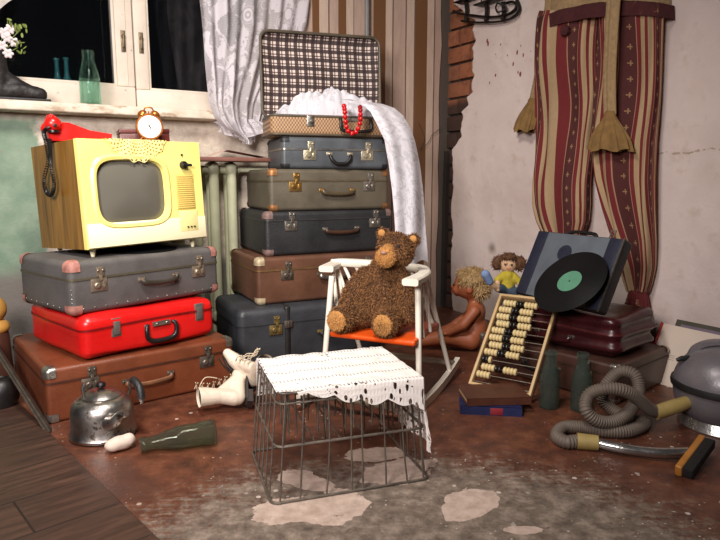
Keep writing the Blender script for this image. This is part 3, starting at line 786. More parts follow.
def tvb(q, name, m, parent=tv, **kw): q.xform(lean); return q.build(name, m, parent, **kw)
# cabinet shell: narrower at the back
hw = TW / 2; y0 = -TD / 2
q = MB(); sh = .014
b4 = lambda z: [(-hw, y0 + .03, z), (hw, y0 + .03, z), (hw - .012, -y0, z), (-hw + .012, -y0, z)]
q.hexa([(x, y, z) for x, y, z in b4(FZ)], [(x, y, z) for x, y, z in b4(FZ + THh)])
cab = tvb(q, 'cabinet', M_tvw, smooth=False)
q = MB(); q.rcube(TW - .14, .07, THh - .1, .03, 2, c=(0, -y0 + .03, FZ + .04)); tvb(q, 'back_cover', mat('back_cover', (58, 56, 56), .7))
# front panel with a rounded screen opening, built as a grid of quads pushed to the opening outline
q = MB(); sxc, szc, sw, shh = -.062, .205, .285, .235
def rsq(a, w, h, p=4.2):
    c, s_ = math.cos(a), math.sin(a); return (math.copysign(abs(c) ** (2 / p), c) * w / 2, math.copysign(abs(s_) ** (2 / p), s_) * h / 2)
def outer(a):
    c, s_ = math.cos(a), math.sin(a)
    k = min((hw - sxc) / c if c > 1e-6 else 1e9, (-hw - sxc) / c if c < -1e-6 else 1e9, (THh - szc) / s_ if s_ > 1e-6 else 1e9, (-szc) / s_ if s_ < -1e-6 else 1e9)
    return (sxc + c * k, szc + s_ * k)
ANG = sorted([2 * PI * i / 72 for i in range(72)] + [math.atan2(zc - szc, xc - sxc) % (2 * PI) for xc in (-hw, hw) for zc in (0, THh)])
NA = len(ANG)
rings = []
def ring(fn): rings.append([fn(a) for a in ANG])
yo = y0 + .03
ring(lambda a: (outer(a)[0], yo, outer(a)[1])); ring(lambda a: (outer(a)[0], y0 + .006, outer(a)[1])); ring(lambda a: (outer(a)[0] * .985, y0, szc + (outer(a)[1] - szc) * .985))
ring(lambda a: (sxc + rsq(a, sw + .05, shh + .05)[0], y0, szc + rsq(a, sw + .05, shh + .05)[1])); ring(lambda a: (sxc + rsq(a, sw + .03, shh + .03)[0], y0 - .008, szc + rsq(a, sw + .03, shh + .03)[1]))
ring(lambda a: (sxc + rsq(a, sw + .008, shh + .008)[0], y0 - .004, szc + rsq(a, sw + .008, shh + .008)[1])); ring(lambda a: (sxc + rsq(a, sw, shh)[0], y0 + .014, szc + rsq(a, sw, shh)[1]))
vs = [(x, y, z + FZ) for rg in rings for x, y, z in rg]
fs = []
for k in range(len(rings) - 1):
    for i in range(NA): j = (i + 1) % NA; fs.append((k*NA+i, (k+1)*NA+i, (k+1)*NA+j, k*NA+j))
q.add(vs, fs); fp = tvb(q, 'front_panel', M_yel, angle=30)
q = MB(); vs = [(sxc, y0 - .008, szc + FZ)]; fs = []
for k in range(1, 9):
    f = k / 8
    for a in ANG: x, z = rsq(a, (sw + .004) * f, (shh + .004) * f); vs.append((sxc + x, y0 - .008 + .024 * f * f, szc + z + FZ))
for i in range(NA): fs.append((0, 1 + (i + 1) % NA, 1 + i))
for k in range(7):
    for i in range(NA): j = (i + 1) % NA; fs.append((1+k*NA+i, 1+k*NA+j, 1+(k+1)*NA+j, 1+(k+1)*NA+i))
fs = [tuple(reversed(f)) for f in fs]
q.add(vs, fs)
M_scr = mat('screen_glass', (98, 95, 86), .22, 0, .06, 3, 0, specular=None) if False else mat('screen_glass', (98, 95, 86), .2, 0, .06, 3, 0)
tvb(q, 'screen', M_scr, angle=60)
# cream lower band and control strip
q = MB(); q.rcube(TW - .006, .006, .088, .002, 1, c=(0, y0 - .001, FZ + .004)); tvb(q, 'lower_band', M_crm)
q = MB(); q.rcube(.088, .005, .145, .002, 1, c=(.172, y0 - .001, FZ + .125))
for k in range(16): q.rcube(.080, .004, .0045, .0015, 1, c=(.172, y0 - .004, FZ + .130 + k * .0085))
tvb(q, 'speaker_grille', mat('tan_grille', (214, 188, 104), .5, 0, .1))
q = MB(); q.rcube(.088, .004, .085, .001, 1, c=(.176, y0 - .003, FZ + .035)); cp = tvb(q, 'control_plate', mat('cream_plate', (236, 220, 150), .4, 0, .05))
q = MB()
for x in (.168, .184, .2): q.lathe([(.0035, 0), (.0035, .006), (0, .007)], 10, align((x, y0 - .004, FZ + .052), (0, -1, 0)))
tvb(q, 'button', M_black, cp)
q = MB()
q.lathe([(.017, 0), (.017, .010), (.014, .016), (0, .016)], 20, align((.172, y0, FZ + .305), (0, -1, 0))); q.rcube(.046, .012, .011, .004, 2, c=(.177, y0 - .02, FZ + .299)); tvb(q, 'channel_knob', M_black)
q = MB(); q.lathe([(.004, 0), (.004, .006), (0, .008)], 10, align((.168, y0, FZ + .347), (0, -1, 0))); tvb(q, 'small_knob', M_black)
for x, y in ((-hw + .04, y0 + .05), (hw - .04, y0 + .05), (-hw + .06, -y0 - .05), (hw - .06, -y0 - .05)):
    q = MB(); p = lean @ Vector((x, y, FZ)); q.tube([(x, y, 0), p + Vector((0, 0, .004))], [.007, .013], 12); q.build('foot', M_crm, tv)
def TVP(x, y, dz=0.0):      # point on the sloping top of the set, in world
    p = lean @ Vector((x, y, FZ + THh)); return tv.location + Matrix.Rotation(TY, 3, 'Z') @ p + Vector((0, 0, dz))
TVROT = (Matrix.Rotation(TY, 4, 'Z') @ Matrix.Rotation(R(-3), 4, 'X') @ Matrix.Rotation(R(-.8), 4, 'Y')).to_euler()
TVM = Matrix.Translation(tv.location) @ Matrix.Rotation(TY, 4, 'Z') @ lean @ Matrix.Translation((0, 0, FZ + THh))   # frame of the top: z up
# black record under the set
q = MB(); q.lathe([(0, 0), (.15, 0), (.152, .001), (.15, .002), (.05, .002), (.05, .0024), (0, .0024)], 48)
def vinyl():
    t = NT('black_vinyl'); x, y, z = t.sep(t.obj())[0:3]
    r = t.math('SQRT', t.math('ADD', t.math('MULTIPLY', x, x), t.math('MULTIPLY', y, y)))
    return t.done(t.bsdf(srgb(14, 14, 15), t.math('ADD', .42, t.math('MULTIPLY', t.noise(40, 3), .12)), 0, t.bump(t.math('SINE', t.math('MULTIPLY', r, 2600)), .25, .001), Specular_IOR_Level=.22))
M_vinyl = vinyl()
rec = q.build('vinyl_record', mat('dusty_vinyl', (13, 13, 14), .85, 0, .2, 20, 0, Specular_IOR_Level=.05), None, angle=30); p = G(165, 269, TVZ); rec.location = gy.location + Matrix.Rotation(R(50.5), 3, 'Z') @ Vector((.05, -.035, 0)); rec.location.z = TVZ + .001
tag(rec, 'black vinyl record lying flat under the television on the grey suitcase', 'record')
# ================================================================== ON THE TELEVISION
def put(o, M): o.matrix_world = M; return o
def rootM(o, M):
    l, r, s_ = M.decompose(); o.location = l; o.rotation_euler = r.to_euler(); return o
# crocheted doily hanging over the front edge
def crochet(name, rgb, scale, hole=.36, thread=None):
    t = NT(name); uv = t.uv(); v = t.voro(scale, vec=uv, rnd=.35)
    a = t.math('GREATER_THAN', v, hole); n = t.noise(scale * 3, 2, vec=uv)
    col = t.mix(t.math('MULTIPLY', n, .4), srgb(*rgb), srgb(*[c * .8 for c in rgb]))
    sh = t.bsdf(col, .9, 0, t.bump(v, .6, .002)); tr = t.n('ShaderNodeBsdfTransparent'); mx = t.n('ShaderNodeMixShader')
    t.link(a, mx.inputs[0]); t.link(tr.outputs[0], mx.inputs[1]); t.link(sh, mx.inputs[2])
    return t.done(mx.outputs[0])
q = MB(); DRr = .135; cxd = -.03
def doily(u, v):
    a = 2 * PI * u; r = DRr * v * (1 + (.035 * math.cos(18 * a) if v > .85 else 0))
    x = cxd + r * math.cos(a); yy = y0 + .045 + r * math.sin(a)
    if yy > y0 - .004: return lean @ Vector((x, yy, FZ + THh + .003))
    return lean @ Vector((x, y0 - .006 - .002 * math.sin(9 * a), FZ + THh + .003 - (y0 - .004 - yy)))
q.grid(doily, 108, 14)
for k in range(len(q.uv)):
    u, v = q.uv[k]; q.uv[k] = (u * 40, v * 11)
def doily_mat():
    t = NT('cream_crochet'); x, y, z = t.sep(t.uv())[0:3]
    fx = t.math('SUBTRACT', t.math('FRACT', t.math('ADD', x, t.math('MULTIPLY', t.math('FLOOR', y), .5))), .5); fy = t.math('SUBTRACT', t.math('FRACT', y), .5)
    d = t.math('SQRT', t.math('ADD', t.math('MULTIPLY', fx, fx), t.math('MULTIPLY', t.math('MULTIPLY', fy, fy), .8)))
    a = t.math('MAXIMUM', t.math('GREATER_THAN', d, .26), t.math('LESS_THAN', y, 1.5))
    sh = t.bsdf(srgb(238, 214, 140), .9); tr = t.n('ShaderNodeBsdfTransparent'); mx = t.n('ShaderNodeMixShader')
    t.link(a, mx.inputs[0]); t.link(tr.outputs[0], mx.inputs[1]); t.link(sh, mx.inputs[2]); return t.done(mx.outputs[0])
do = q.build('doily', doily_mat(), None, uv=True); do.location = tv.location; do.rotation_euler = (0, 0, TY)
tag(do, 'round cream crocheted doily draped over the front edge of the television', 'doily')
# red telephone
M_tel = mat('red_plastic', (214, 26, 20), .28, 0, .06, 6, 0)
ph = thing('telephone', 'red telephone with a black coiled cord on the television', 'telephone'); 
rootM(ph, TVM @ Matrix.Translation((-.15, .02, .001)) @ Matrix.Rotation(R(-20), 4, 'Z'))
q = MB(); prof = [(-.105, .004), (.115, .004), (.120, .032), (.04, .046), (-.03, .074), (-.075, .076), (-.105, .05)]
M2 = Matrix.Rotation(PI / 2, 4, 'X'); o = 0
n_ = len(prof); ws = [(-.07, .9), (-.064, 1.0), (.064, 1.0), (.07, .9)]
vs = []
for yw, k in ws:
    for x, z in prof: vs.append((x * (.97 if k < 1 else 1), yw, .03 + (z - .03) * k))
fs = [tuple(range(n_)), tuple(reversed(range(3 * n_, 4 * n_)))]
for k in range(3):
    for i in range(n_): j = (i + 1) % n_; fs.append((k*n_+i, (k+1)*n_+i, (k+1)*n_+j, k*n_+j))
q.add(vs, [tuple(reversed(f)) for f in fs]); q.build('base', M_tel, ph, angle=30)
q = MB()
sl = math.atan2(.034 - .062, .07)
for i in range(4):
    for j in range(3):
        o = len(q.v); q.rcube(.013, .015, .006, .002, 1); q.xform(Matrix.Translation((-.015 + i * .018, -.024 + j * .024, 0.0685 - i * .0073)) @ Matrix.Rotation(-sl, 4, 'Y'), o)
q.build('keypad', mat('grey_keys', (150, 140, 128), .5), ph)
q = MB(); q.rcube(.12, .09, .01, .003, 1, c=(-.0, 0, .0)); q.build('rubber_base', M_black, ph)
q = MB()
pts = spline([(-.088, .088, .074), (-.088, .05, .092), (-.088, 0, .096), (-.088, -.05, .092), (-.088, -.088, .074)], 8)
q.tube(pts, [.017] * len(pts), 12, flat=.85)
for y in (-.085, .085): q.ball((-.088, y, .066), .030, 12, sc=(1, .95, .95))
hs = q.build('handset', M_tel, ph)
q = MB()
for y in (-.085, .085): q.lathe([(.021, 0), (.021, .008), (0, .009)], 16, Matrix.Translation((-.088, y, .034)))
q.lathe([(.007, 0), (.007, .014), (0, .015)], 10, align((-.085, -.108, .058), (0, -1, 0)))
q.build('mouthpiece', M_black, hs)
q = MB(); pts = []
p0 = Vector((-.100, -.107, .055))
Mi = (Matrix.LocRotScale(ph.location, ph.rotation_euler, None)).inverted()
sd_n = Matrix.Rotation(TY, 3, 'Z') @ Vector((-1, 0, 0)); sd_p = TVM @ Vector((-TW / 2, 0, 0)) + sd_n * .018
def sdp(u, v): return Mi @ plane_hit(u, v, sd_n, sd_p)
base_pts = [sdp(44, 132), sdp(46, 142), sdp(48, 160), sdp(44, 180), sdp(47, 193), sdp(52, 194), sdp(54, 182), sdp(51, 163), sdp(50, 148), sdp(49, 139)]
core = spline([p0] + base_pts, 60)
for i, p in enumerate(core):
    t_ = (core[min(i + 1, len(core) - 1)] - core[max(i - 1, 0)]).normalized(); x = t_.cross(Vector((.3, .9, .2))).normalized(); y = t_.cross(x)
    a = i * .9; pts.append(p + x * (.0062 * math.cos(a)) + y * (.0062 * math.sin(a)))
q.tube(pts, .0022, 5); q.build('coiled_cord', M_black, ph)
# alarm clock
M_cop = mat('copper_case', (176, 104, 44), .32, .75, .2, 20, .1)
ck = thing('alarm_clock', 'small copper twin bell alarm clock with a white dial on the television', 'clock')
CR = .054
rootM(ck, Matrix.Translation(TVM @ Vector((.095, -.10, .001))) @ Matrix.Rotation(R(24), 4, 'Z'))
cm = align((0, 0, CR + .012), (0, -1, .05))
q = MB(); q.lathe([(0, -.045), (.034, -.044), (CR - .002, -.03), (CR, -.02), (CR, .0), (CR - .002, .004), (CR - .007, .004), (CR - .008, -.001), (0, -.001)], 36, cm); q.build('case', M_cop, ck)
q = MB(); q.lathe([(CR - .0085, .0), (0, .0002)], 36, cm @ Matrix.Translation((0, 0, 0))); q.build('dial', mat('white_dial', (238, 236, 228), .4, 0, .03, 5, 0), ck)
q = MB(); Mf = cm @ Matrix.Rotation(0, 4, 'Z')
# dial axes: find local right/up on the dial
zax = (cm.to_3x3() @ Vector((0, 0, 1))); rt = Vector((1, 0, 0)); upv = zax.cross(rt).normalized()
def dialM(x, y, d): 
    p = cm @ Vector((0, 0, d)) + rt * x + upv * y
    return Matrix.Translation(p) @ Matrix((rt, upv, zax)).transposed().to_4x4()
for h in range(1, 13):
    a = PI / 2 - h * PI / 6; text_mb(q, str(h), .0115, dialM(.0315 * math.cos(a), .0315 * math.sin(a), .0009))
q.build('numerals', M_black, ck, smooth=False)
def hand(a, l, w, d):
    b = MB(); a = PI / 2 - a; dx, dy = math.cos(a), math.sin(a); px, py = -dy, dx
    P_ = [(-dx * .006 + px * w, -dy * .006 + py * w), (-dx * .006 - px * w, -dy * .006 - py * w), (dx * l, dy * l)]
    vs = [dialM(x, y, d).translation for x, y in P_] + [dialM(x, y, d + .0006).translation for x, y in P_]
    b.add(vs, [(0, 2, 1), (3, 4, 5), (0, 1, 4, 3), (1, 2, 5, 4), (2, 0, 3, 5)]); return b
hand(R(326), .030, .0022, .0018).build('minute_hand', M_black, ck, smooth=False); hand(R(158), .021, .0028, .0012).build('hour_hand', M_black, ck, smooth=False)
for sx in (-1, 1):
    q = MB(); q.lathe([(.020, 0), (.019, .008), (.012, .015), (0, .018)], 18, align((sx * .024, .014, 2 * CR + .006), (sx * .55, 0, 1))); q.build('bell', M_cop, ck)
    q = MB(); q.tube([(sx * .03, .014, .022), (sx * .042, .014, 0)], [.005, .004], 8); q.build('foot', M_cop, ck)
q = MB(); q.tube(spline([(-.02, .014, 2*CR + .016), (-.012, .014, 2*CR + .034), (.012, .014, 2*CR + .034), (.02, .014, 2*CR + .016)], 6), .003, 8); q.tube([(0, .014, 2*CR), (0, .014, 2*CR + .02)], .003, 6); q.build('carrying_handle', M_cop, ck)
# dark red box behind the clock
bx = thing('wooden_box', 'dark red brown box lying behind the clock on the television', 'box')
rootM(bx, TVM @ Matrix.Translation((.135, .01, .001)) @ Matrix.Rotation(R(-24), 4, 'Z'))
M_box = mat('dark_red_box', (92, 34, 28), .4, 0, .3, 14, .15)
q = MB(); q.rcube(.20, .09, .046, .003, 1); q.build('body', M_box, bx); q = MB(); q.rcube(.204, .094, .018, .004, 2, c=(0, 0, .047)); q.build('lid', M_box, bx)
q = MB(); q.rcube(.016, .004, .018, .001, 1, c=(.02, -.0475, .034)); q.build('clasp', M_brass, bx)

# ================================================================== ON THE SILL
def bottle_glass(name, tint, rough=.02, dust=.0):
    t = NT(name); g = t.n('ShaderNodeBsdfGlass'); g.inputs['Color'].default_value = srgb(*tint); g.inputs['Roughness'].default_value = rough; g.inputs['IOR'].default_value = 1.45
    tr = t.n('ShaderNodeBsdfTransparent'); tr.inputs[0].default_value = srgb(*tint); lp = t.n('ShaderNodeMixShader'); lp.inputs[0].default_value = .72
    t.link(tr.outputs[0], lp.inputs[2]); t.link(g.outputs[0], lp.inputs[1])
    df = t.n('ShaderNodeBsdfDiffuse'); df.inputs[0].default_value = srgb(*[c * .72 for c in tint]); m2 = t.n('ShaderNodeMixShader'); m2.inputs[0].default_value = dust
    t.link(lp.outputs[0], m2.inputs[1]); t.link(df.outputs[0], m2.inputs[2]); return t.done(m2.outputs[0])
M_aqua = bottle_glass('aqua_glass', (228, 246, 240)); M_green = bottle_glass('green_glass', (222, 234, 228), dust=.05); M_olive = bottle_glass('olive_glass', (224, 232, 220), dust=.035); M_teal = NT('teal_glass'); M_teal = M_teal.done(M_teal.bsdf(srgb(70, 150, 150), .12, 0, Transmission_Weight=.55, IOR=1.45))
def milk_prof(h, r):
    o = [(0, .004), (r * .55, .003), (r * .8, 0), (r * .96, .003), (r, .012), (r, h * .45), (r * .97, h * .52), (r * .80, h * .66), (r * .60, h * .78), (r * .52, h * .87), (r * .52, h * .915), (r * .62, h * .925), (r * .64, h * .955), (r * .60, h * .97), (r * .60, h)]
    i = [(max(a - .0035, 0), max(z, .009)) for a, z in reversed(o)]; i[-1] = (0, .009)
    return o + i
def bottle(h, r, m, label, loc, M=None, group=None, slim=False, cat='bottle'):
    q = MB(); pr = milk_prof(h, r)
    if slim:
        oo = [(0, .004), (r * .9, 0), (r, .01), (r, h * .42), (r * .9, h * .5), (r * .45, h * .64), (r * .36, h * .75), (r * .36, h * .95), (r * .5, h * .955), (r * .5, h)]
        ii = [(max(a - .003, 0), max(z, .008)) for a, z in reversed(oo)]; ii[-1] = (0, .008); pr = oo + ii
    q.lathe(pr, 28); o = q.build('glass_bottle', m, None, angle=50); tag(o, label, cat, group)
    if M is not None: rootM(o, M)
    else: o.location = loc
    return o
SILLZ = 1.181
s_, _ = LWp(90.5, 90, .085)
bottle(.238, .045, M_aqua, 'wide aqua glass milk bottle standing on the window sill', LW(s_, .075, SILLZ))
for i, (u, off, h) in enumerate(((57, -.19, .225), (66.5, -.19, .232))):
    s_, _ = LWp(u, 70, off); b_ = bottle(h, .028, M_teal, ['narrow teal bottle behind the window glass, left of a pair', 'narrow teal bottle behind the window glass, right of a pair'][i], LW(s_, off, 1.191), slim=True, group='bottles between the window panes')
# old boot with flowers
M_boot = mat('dark_boot_leather', (26, 21, 20), .55, 0, .3, 20, .5, 80)
bt = thing('old_boot', 'dark worn boot with flowers in it at the left of the sill', 'boot'); s_b = LWp(9, 90, .08)[0]
bt.location = LW(s_b, .06, SILLZ); bt.rotation_euler = (0, 0, TH)
blob('boot_body', [('c', [(-.045, 0, .035), (.03, 0, .045), (.12, -.005, .032)], [.04, .042, .03]), ('c', [(-.035, 0, .04), (-.04, 0, .12), (-.045, 0, .19)], [.042, .044, .046]), ('c', [(.0, 0, .09), (.06, 0, .05)], [.03, .03])], M_boot, bt, .007, 5, .002, 60)
q = MB(); q.rcube(.24, .07, .012, .005, 1, c=(.04, -.002, .0)); q.rcube(.06, .06, .014, .003, 1, c=(-.05, 0, -.0)); q.build('sole', M_blackl, bt)
fl = thing('flower_bunch', 'bunch of white flowers with green leaves standing in the boot', 'flowers', LW(s_b, .06, SILLZ + .15), TH)
M_pet = mat('white_petal', (226, 214, 214), .7, 0, .1); M_leaf = mat('yellow_green_leaf', (122, 136, 66), .6, 0, .3, 30)
random.seed(3)
for k in range(9):
    fu, fv = ((4, 33), (10, 29), (19, 31), (14, 42), (7, 38), (18, 48), (8, 54), (2, 46), (13, 26))[k]; fs_, fz_ = LWp(fu, fv, .09); c = Vector((fs_ - s_b, random.uniform(-.045, -.01), fz_ - SILLZ - .15))
    q = MB(); q.tube(spline([(-.045, 0, .0), (-.04 + (c.x + .04) * .5, c.y * .5, c.z * .6), c], 5), .0018, 5); st_ = q.build('flower_stem', M_leaf, fl)
    q = MB()
    if k % 3 < 2:
        for j in range(6):
            aa = j * PI / 3; o = len(q.v); q.ball((0, 0, 0), .011, 6, sc=(1, .7, .3)); q.xform(Matrix.Translation(c) @ Matrix.Rotation(.4, 4, 'X') @ Matrix.Rotation(PI / 2, 4, 'X') @ Matrix.Rotation(aa, 4, 'Z') @ Matrix.Translation((.011, 0, 0)), o)
        q.build('flower_head', M_pet, st_)
    else:
        for j in range(10):
            o = len(q.v); q.ball((0, 0, 0), .012, 5, sc=(1, .45, .15)); q.xform(Matrix.Translation(c + Vector((random.uniform(-.02, .03), random.uniform(-.02, .01), random.uniform(-.02, .025)))) @ Euler((random.random() * 6, random.random() * 6, random.random() * 6)).to_matrix().to_4x4(), o)
        q.build('leaf_cluster', M_leaf, st_)

# ================================================================== LACE
def lace(name, scale, sheer, rgb=(232, 226, 232), thr=.5, w=.04):
    t = NT(name); uv = t.uv()
    n = t.noise(scale, 3, .6, uv, 1.2); v = t.voro(scale * 1.15, vec=uv, rnd=.8); fl = t.step(t.math('SUBTRACT', .75, v), .25, .35)
    rose = t.math('GREATER_THAN', t.math('SINE', t.math('MULTIPLY', v, 28)), -.2)
    pat = t.math('MAXIMUM', t.math('MULTIPLY', fl, rose), t.step(n, thr, thr + w))
    net = t.math('MULTIPLY', t.math('GREATER_THAN', t.voro(scale * 14, vec=uv, rnd=.1), .33), .25)
    a = t.math('MINIMUM', t.math('ADD', t.math('ADD', sheer, net), t.math('MULTIPLY', pat, .55)), 1.0)
    col = t.mix(pat, srgb(*[c * .93 for c in rgb]), srgb(*rgb))
    df = t.n('ShaderNodeBsdfDiffuse'); t.link(col, df.inputs[0]); tl = t.n('ShaderNodeBsdfTranslucent'); t.link(col, tl.inputs[0])
    m1 = t.n('ShaderNodeMixShader'); m1.inputs[0].default_value = .3; t.link(df.outputs[0], m1.inputs[1]); t.link(tl.outputs[0], m1.inputs[2])
    tr = t.n('ShaderNodeBsdfTransparent'); mx = t.n('ShaderNodeMixShader'); t.link(a, mx.inputs[0]); t.link(tr.outputs[0], mx.inputs[1]); t.link(m1.outputs[0], mx.inputs[2])
    return t.done(mx.outputs[0])
M_curt = lace('lace_curtain', 9, .58, (220, 214, 218))
M_cloth = lace('lace_shawl', 12, .78, (236, 232, 238), .45)
# curtain gathered at the lower end and swept behind the open suitcase
def lerp_px(tab, v):
    for i in range(len(tab) - 1):
        if v <= tab[i+1][0]: f = (v - tab[i][0]) / (tab[i+1][0] - tab[i][0]); return tab[i][1] + (tab[i+1][1] - tab[i][1]) * f
    return tab[-1][1]
CL = [(-60, 194), (0, 198), (30, 202), (60, 205), (90, 209), (105, 211), (120, 216), (132, 226), (141, 240)]
CRt = [(-60, 312), (0, 308), (25, 306), (60, 296), (90, 280), (105, 272), (120, 268), (132, 262), (141, 256)]
def curtain(u, v):
    vv = -60 + 205 * v; ul, ur = lerp_px(CL, vv), lerp_px(CRt, vv)
    uu = ul + (ur - ul) * u
    drop = 0
    o0 = .15 - .11 * min(1, max(0, (u - .25) / .4)); s_, z_ = LWp(uu, vv, o0)
    if vv > 100: z_ += (vv - 100) / 45 * .035 * (2 * abs(u - .45)) ** 2
    gather = .5 + .5 * max(0, (vv - 40) / 100)
    off = o0 + .026 * gather * (1 if u < .5 else .6) * math.sin(u * 2 * PI * 4.2 + 1.2 * math.sin(v * 5)) + .012 * math.sin(u * 2 * PI * 8 + v * 7) + (.03 * math.sin(PI * u) * max(0, (vv - 60) / 85))
    return (s_, -off, z_)
q = MB(); q.grid(curtain, 130, 60, uvs=(1.0, 1.0))
cu = on_left(q.build('lace_curtain', M_curt, None, angle=180, uv=True))
q = MB()
def fold2(u, v):      # the gathered end folding up again at the back
    a = PI * .9 * v; uu = 216 + (268 - 216) * u
    s_, z_ = LWp(uu + 4 * math.sin(v * 3), 128, .13)
    r = .05 * math.sin(PI * (.12 + .8 * u)); 
    return (s_, -(.145 - .06 * v + .012 * math.sin(u * 30 + v * 4)), z_ - r * math.cos(a * .9 - .2) - .0 + .02 * v)
q.grid(fold2, 50, 24, uvs=(.6, .5)); fo = q.build('gathered_fold', M_curt, cu, angle=180, uv=True)
tag(cu, 'white floral lace curtain hanging at the right of the window, gathered at its lower end', 'curtain')
rebase_pt = None
# pale cloth at the top left corner of the window
q = MB()
def swag(u, v):
    uu = -40 + 62 * u; s_, z_ = LWp(uu, 37 - 42 * u, .02); z_ = z_ + (2.28 - z_) * v; return (s_, -(.05 + .014 * math.sin(u * 18 + v * 2)), z_)
q.grid(swag, 40, 14); tag(on_left(q.build('side_curtain', mat('pale_cloth', (190, 182, 176), .9, 0, .1), None, angle=180)), 'pale cloth drawn aside at the top left corner of the window', 'cloth')

# lace shawl heaped in the open suitcase and hanging down the right of the stack
def W(pl_, x, y, z): return pl_.location + Matrix.Rotation(pl_.rotation_euler.z, 3, 'Z') @ Vector((x, y, z))
q = MB(); plz = PZ
def heap(u, v):
    x = -.275 + .56 * u; y = -PD / 2 + .012 + .26 * v
    e = math.sin(PI * u) ** .5 * min(1, v * 6) ** .6 * math.cos(max(0, v - .35) / .65 * PI / 2) ** .5
    n = noise.noise(Vector((x * 16, y * 16, 1.3))) + .6 * noise.noise(Vector((x * 38, y * 38, 4)))
    peak = .10 + .028 * math.exp(-((x + .02) / .08) ** 2) + .015 * math.exp(-((x + .15) / .05) ** 2)
    return (x, y, plz + .002 + e * (peak + .045 * n) + .004 * math.sin(40 * u))
q.grid(heap, 110, 60, uvs=(1.2, .8))
sh_root = thing('lace_shawl', 'long white lace shawl heaped in the open suitcase and trailing down the stack', 'shawl', pl.location, PY)
hp = q.build('heaped_end', M_cloth, sh_root, angle=180, uv=True)
q = MB()
# hanging strip: starts over the front-right rim, falls along the right of the stack
PX = [(99, 340, 372, 3.02), (99.5, 350, 384, 2.95), (104, 360, 396, 2.90), (112, 370, 404, 2.87), (125, 378, 410, 2.85), (140, 386, 414, 2.84), (165, 390, 419, 2.83), (190, 392, 423, 2.81), (215, 393, 426, 2.79), (240, 394, 428, 2.77), (258, 396, 429, 2.76)]
shM = Matrix.LocRotScale(sh_root.location, sh_root.rotation_euler, None).inverted()
def strip(u, v):
    k = v * (len(PX) - 1); i = min(int(k), len(PX) - 2); f = k - i; f2 = f
    a = [PX[i][j] + (PX[i+1][j] - PX[i][j]) * f2 for j in range(4)]
    y = a[3] - .03 * math.sin(u * PI) + .010 * math.sin(u * 2 * PI * 1.7 + v * 5) + .006 * noise.noise(Vector((u * 5, v * 6, 2))) + .10 * (u) 
    uu = a[1] + (a[2] - a[1]) * u + 1.5 * math.sin(v * 9 + u * 3)
    return shM @ V(uu, a[0] + (6 * u - 3 * math.sin(u * 9) if v > .97 else 5 * u * (1 - v)), y)
q.grid(strip, 60, 90, uvs=(.45, 2.0)); q.build('hanging_end', M_cloth, sh_root, angle=180, uv=True)
# red beads hanging over the front edge of the open suitcase
bd = thing('bead_necklace', 'red bead necklace hanging over the edge of the open suitcase', 'necklace')
M_bead = mat('red_bead', (190, 14, 20), .18, 0, .08, 10, 0)
bd.location = W(pl, .19, -PD / 2 - .02, PZ)
yb = pl.location
def pxl(u, v, y): return V(u, v, y) - bd.location
loop = spline([pxl(344, 106, 2.985), pxl(345, 113, 2.95), pxl(345.5, 121, 2.94), pxl(347.5, 130, 2.94), pxl(352, 133.5, 2.945), pxl(357, 131, 2.955), pxl(360, 122, 2.965), pxl(360.5, 113, 2.975), pxl(360, 106, 3.01)], 12)
acc = 0; last = loop[0]; step_ = .0205
beads = [loop[0]]
for p in loop[1:]:
    acc += (p - last).length; last = p
    if acc >= step_: beads.append(p); acc = 0
q = MB(); q.ball((0, 0, 0), .0115, 10); bead0 = None
for p in beads:
    if bead0 is None: bead0 = q.build('bead', M_bead, bd); o = bead0
    else: o = bead0.copy(); COL.objects.link(o)
    o.location = p
# ================================================================== ROCKING CHAIR AND BEAR
M_white = mat('chipped_white_paint', (232, 224, 208), .4, 0, .08, 12, .15, 60, wear=(126, 96, 70), wear_at=.70, wscale=24)
M_orange = mat('orange_seat_paint', (226, 84, 24), .32, 0, .1, 9, .08, 60, wear=(150, 60, 30), wear_at=.74)
CZ = .272
f0, f1 = G(329, 331, CZ), G(415, 341, CZ); CY = math.atan2((f1 - f0).y, (f1 - f0).x); CWd = (f1 - f0).length
cpos = (f0 + f1) / 2; cpos.z = 0
ch = thing('rocking_chair', 'white painted child rocking chair with an orange seat', 'chair', cpos, CY)
chI = Matrix.LocRotScale(ch.location, ch.rotation_euler, None).inverted()
def cpx(u, v, z): return chI @ G(u, v, z)
w2 = CWd / 2
q = MB()
def seat_pt(x, y): return x
q.rcube(CWd, .33, .024, .010, 3, c=(0, .165, CZ - .024), sub=6, warp=lambda p, d: Vector((p.x * (1 - .10 * (p.y + .165) / .33), p.y, p.z - .006 * math.cos(p.x / w2 * PI / 2) * (1 if d.z > .2 else 0))))
q.build('seat', M_orange, ch)
# U-shaped arm and back rail
AZ = .478
rail = [cpx(326, 269, AZ), cpx(337, 263.5, AZ), cpx(350, 258.5, AZ + .006), cpx(372, 256, AZ + .008), cpx(395, 257, AZ + .008), cpx(416, 259.5, AZ + .006), cpx(428, 266, AZ), cpx(424, 275, AZ), cpx(410, 282.5, AZ)]
rail = [Vector((p.x, min(p.y, .36), p.z)) for p in rail]
sp = spline(rail, 8); q = MB(); n_ = len(sp)
vs = []; fs = []
for i, p in enumerate(sp):
    t_ = (sp[min(i+1, n_-1)] - sp[max(i-1, 0)]).normalized(); nx = Vector((-t_.y, t_.x, 0)).normalized(); f = i / (n_ - 1); wdt = .021 + .010 * abs(2 * f - 1) ** 3; hgt = .013 + .003 * math.sin(PI * f)
    for dx, dz in ((-1, -.6), (-.8, -1), (.8, -1), (1, -.6), (1, .6), (.8, 1), (-.8, 1), (-1, .6)): vs.append(p + nx * (wdt * dx) + Vector((0, 0, hgt * dz)))
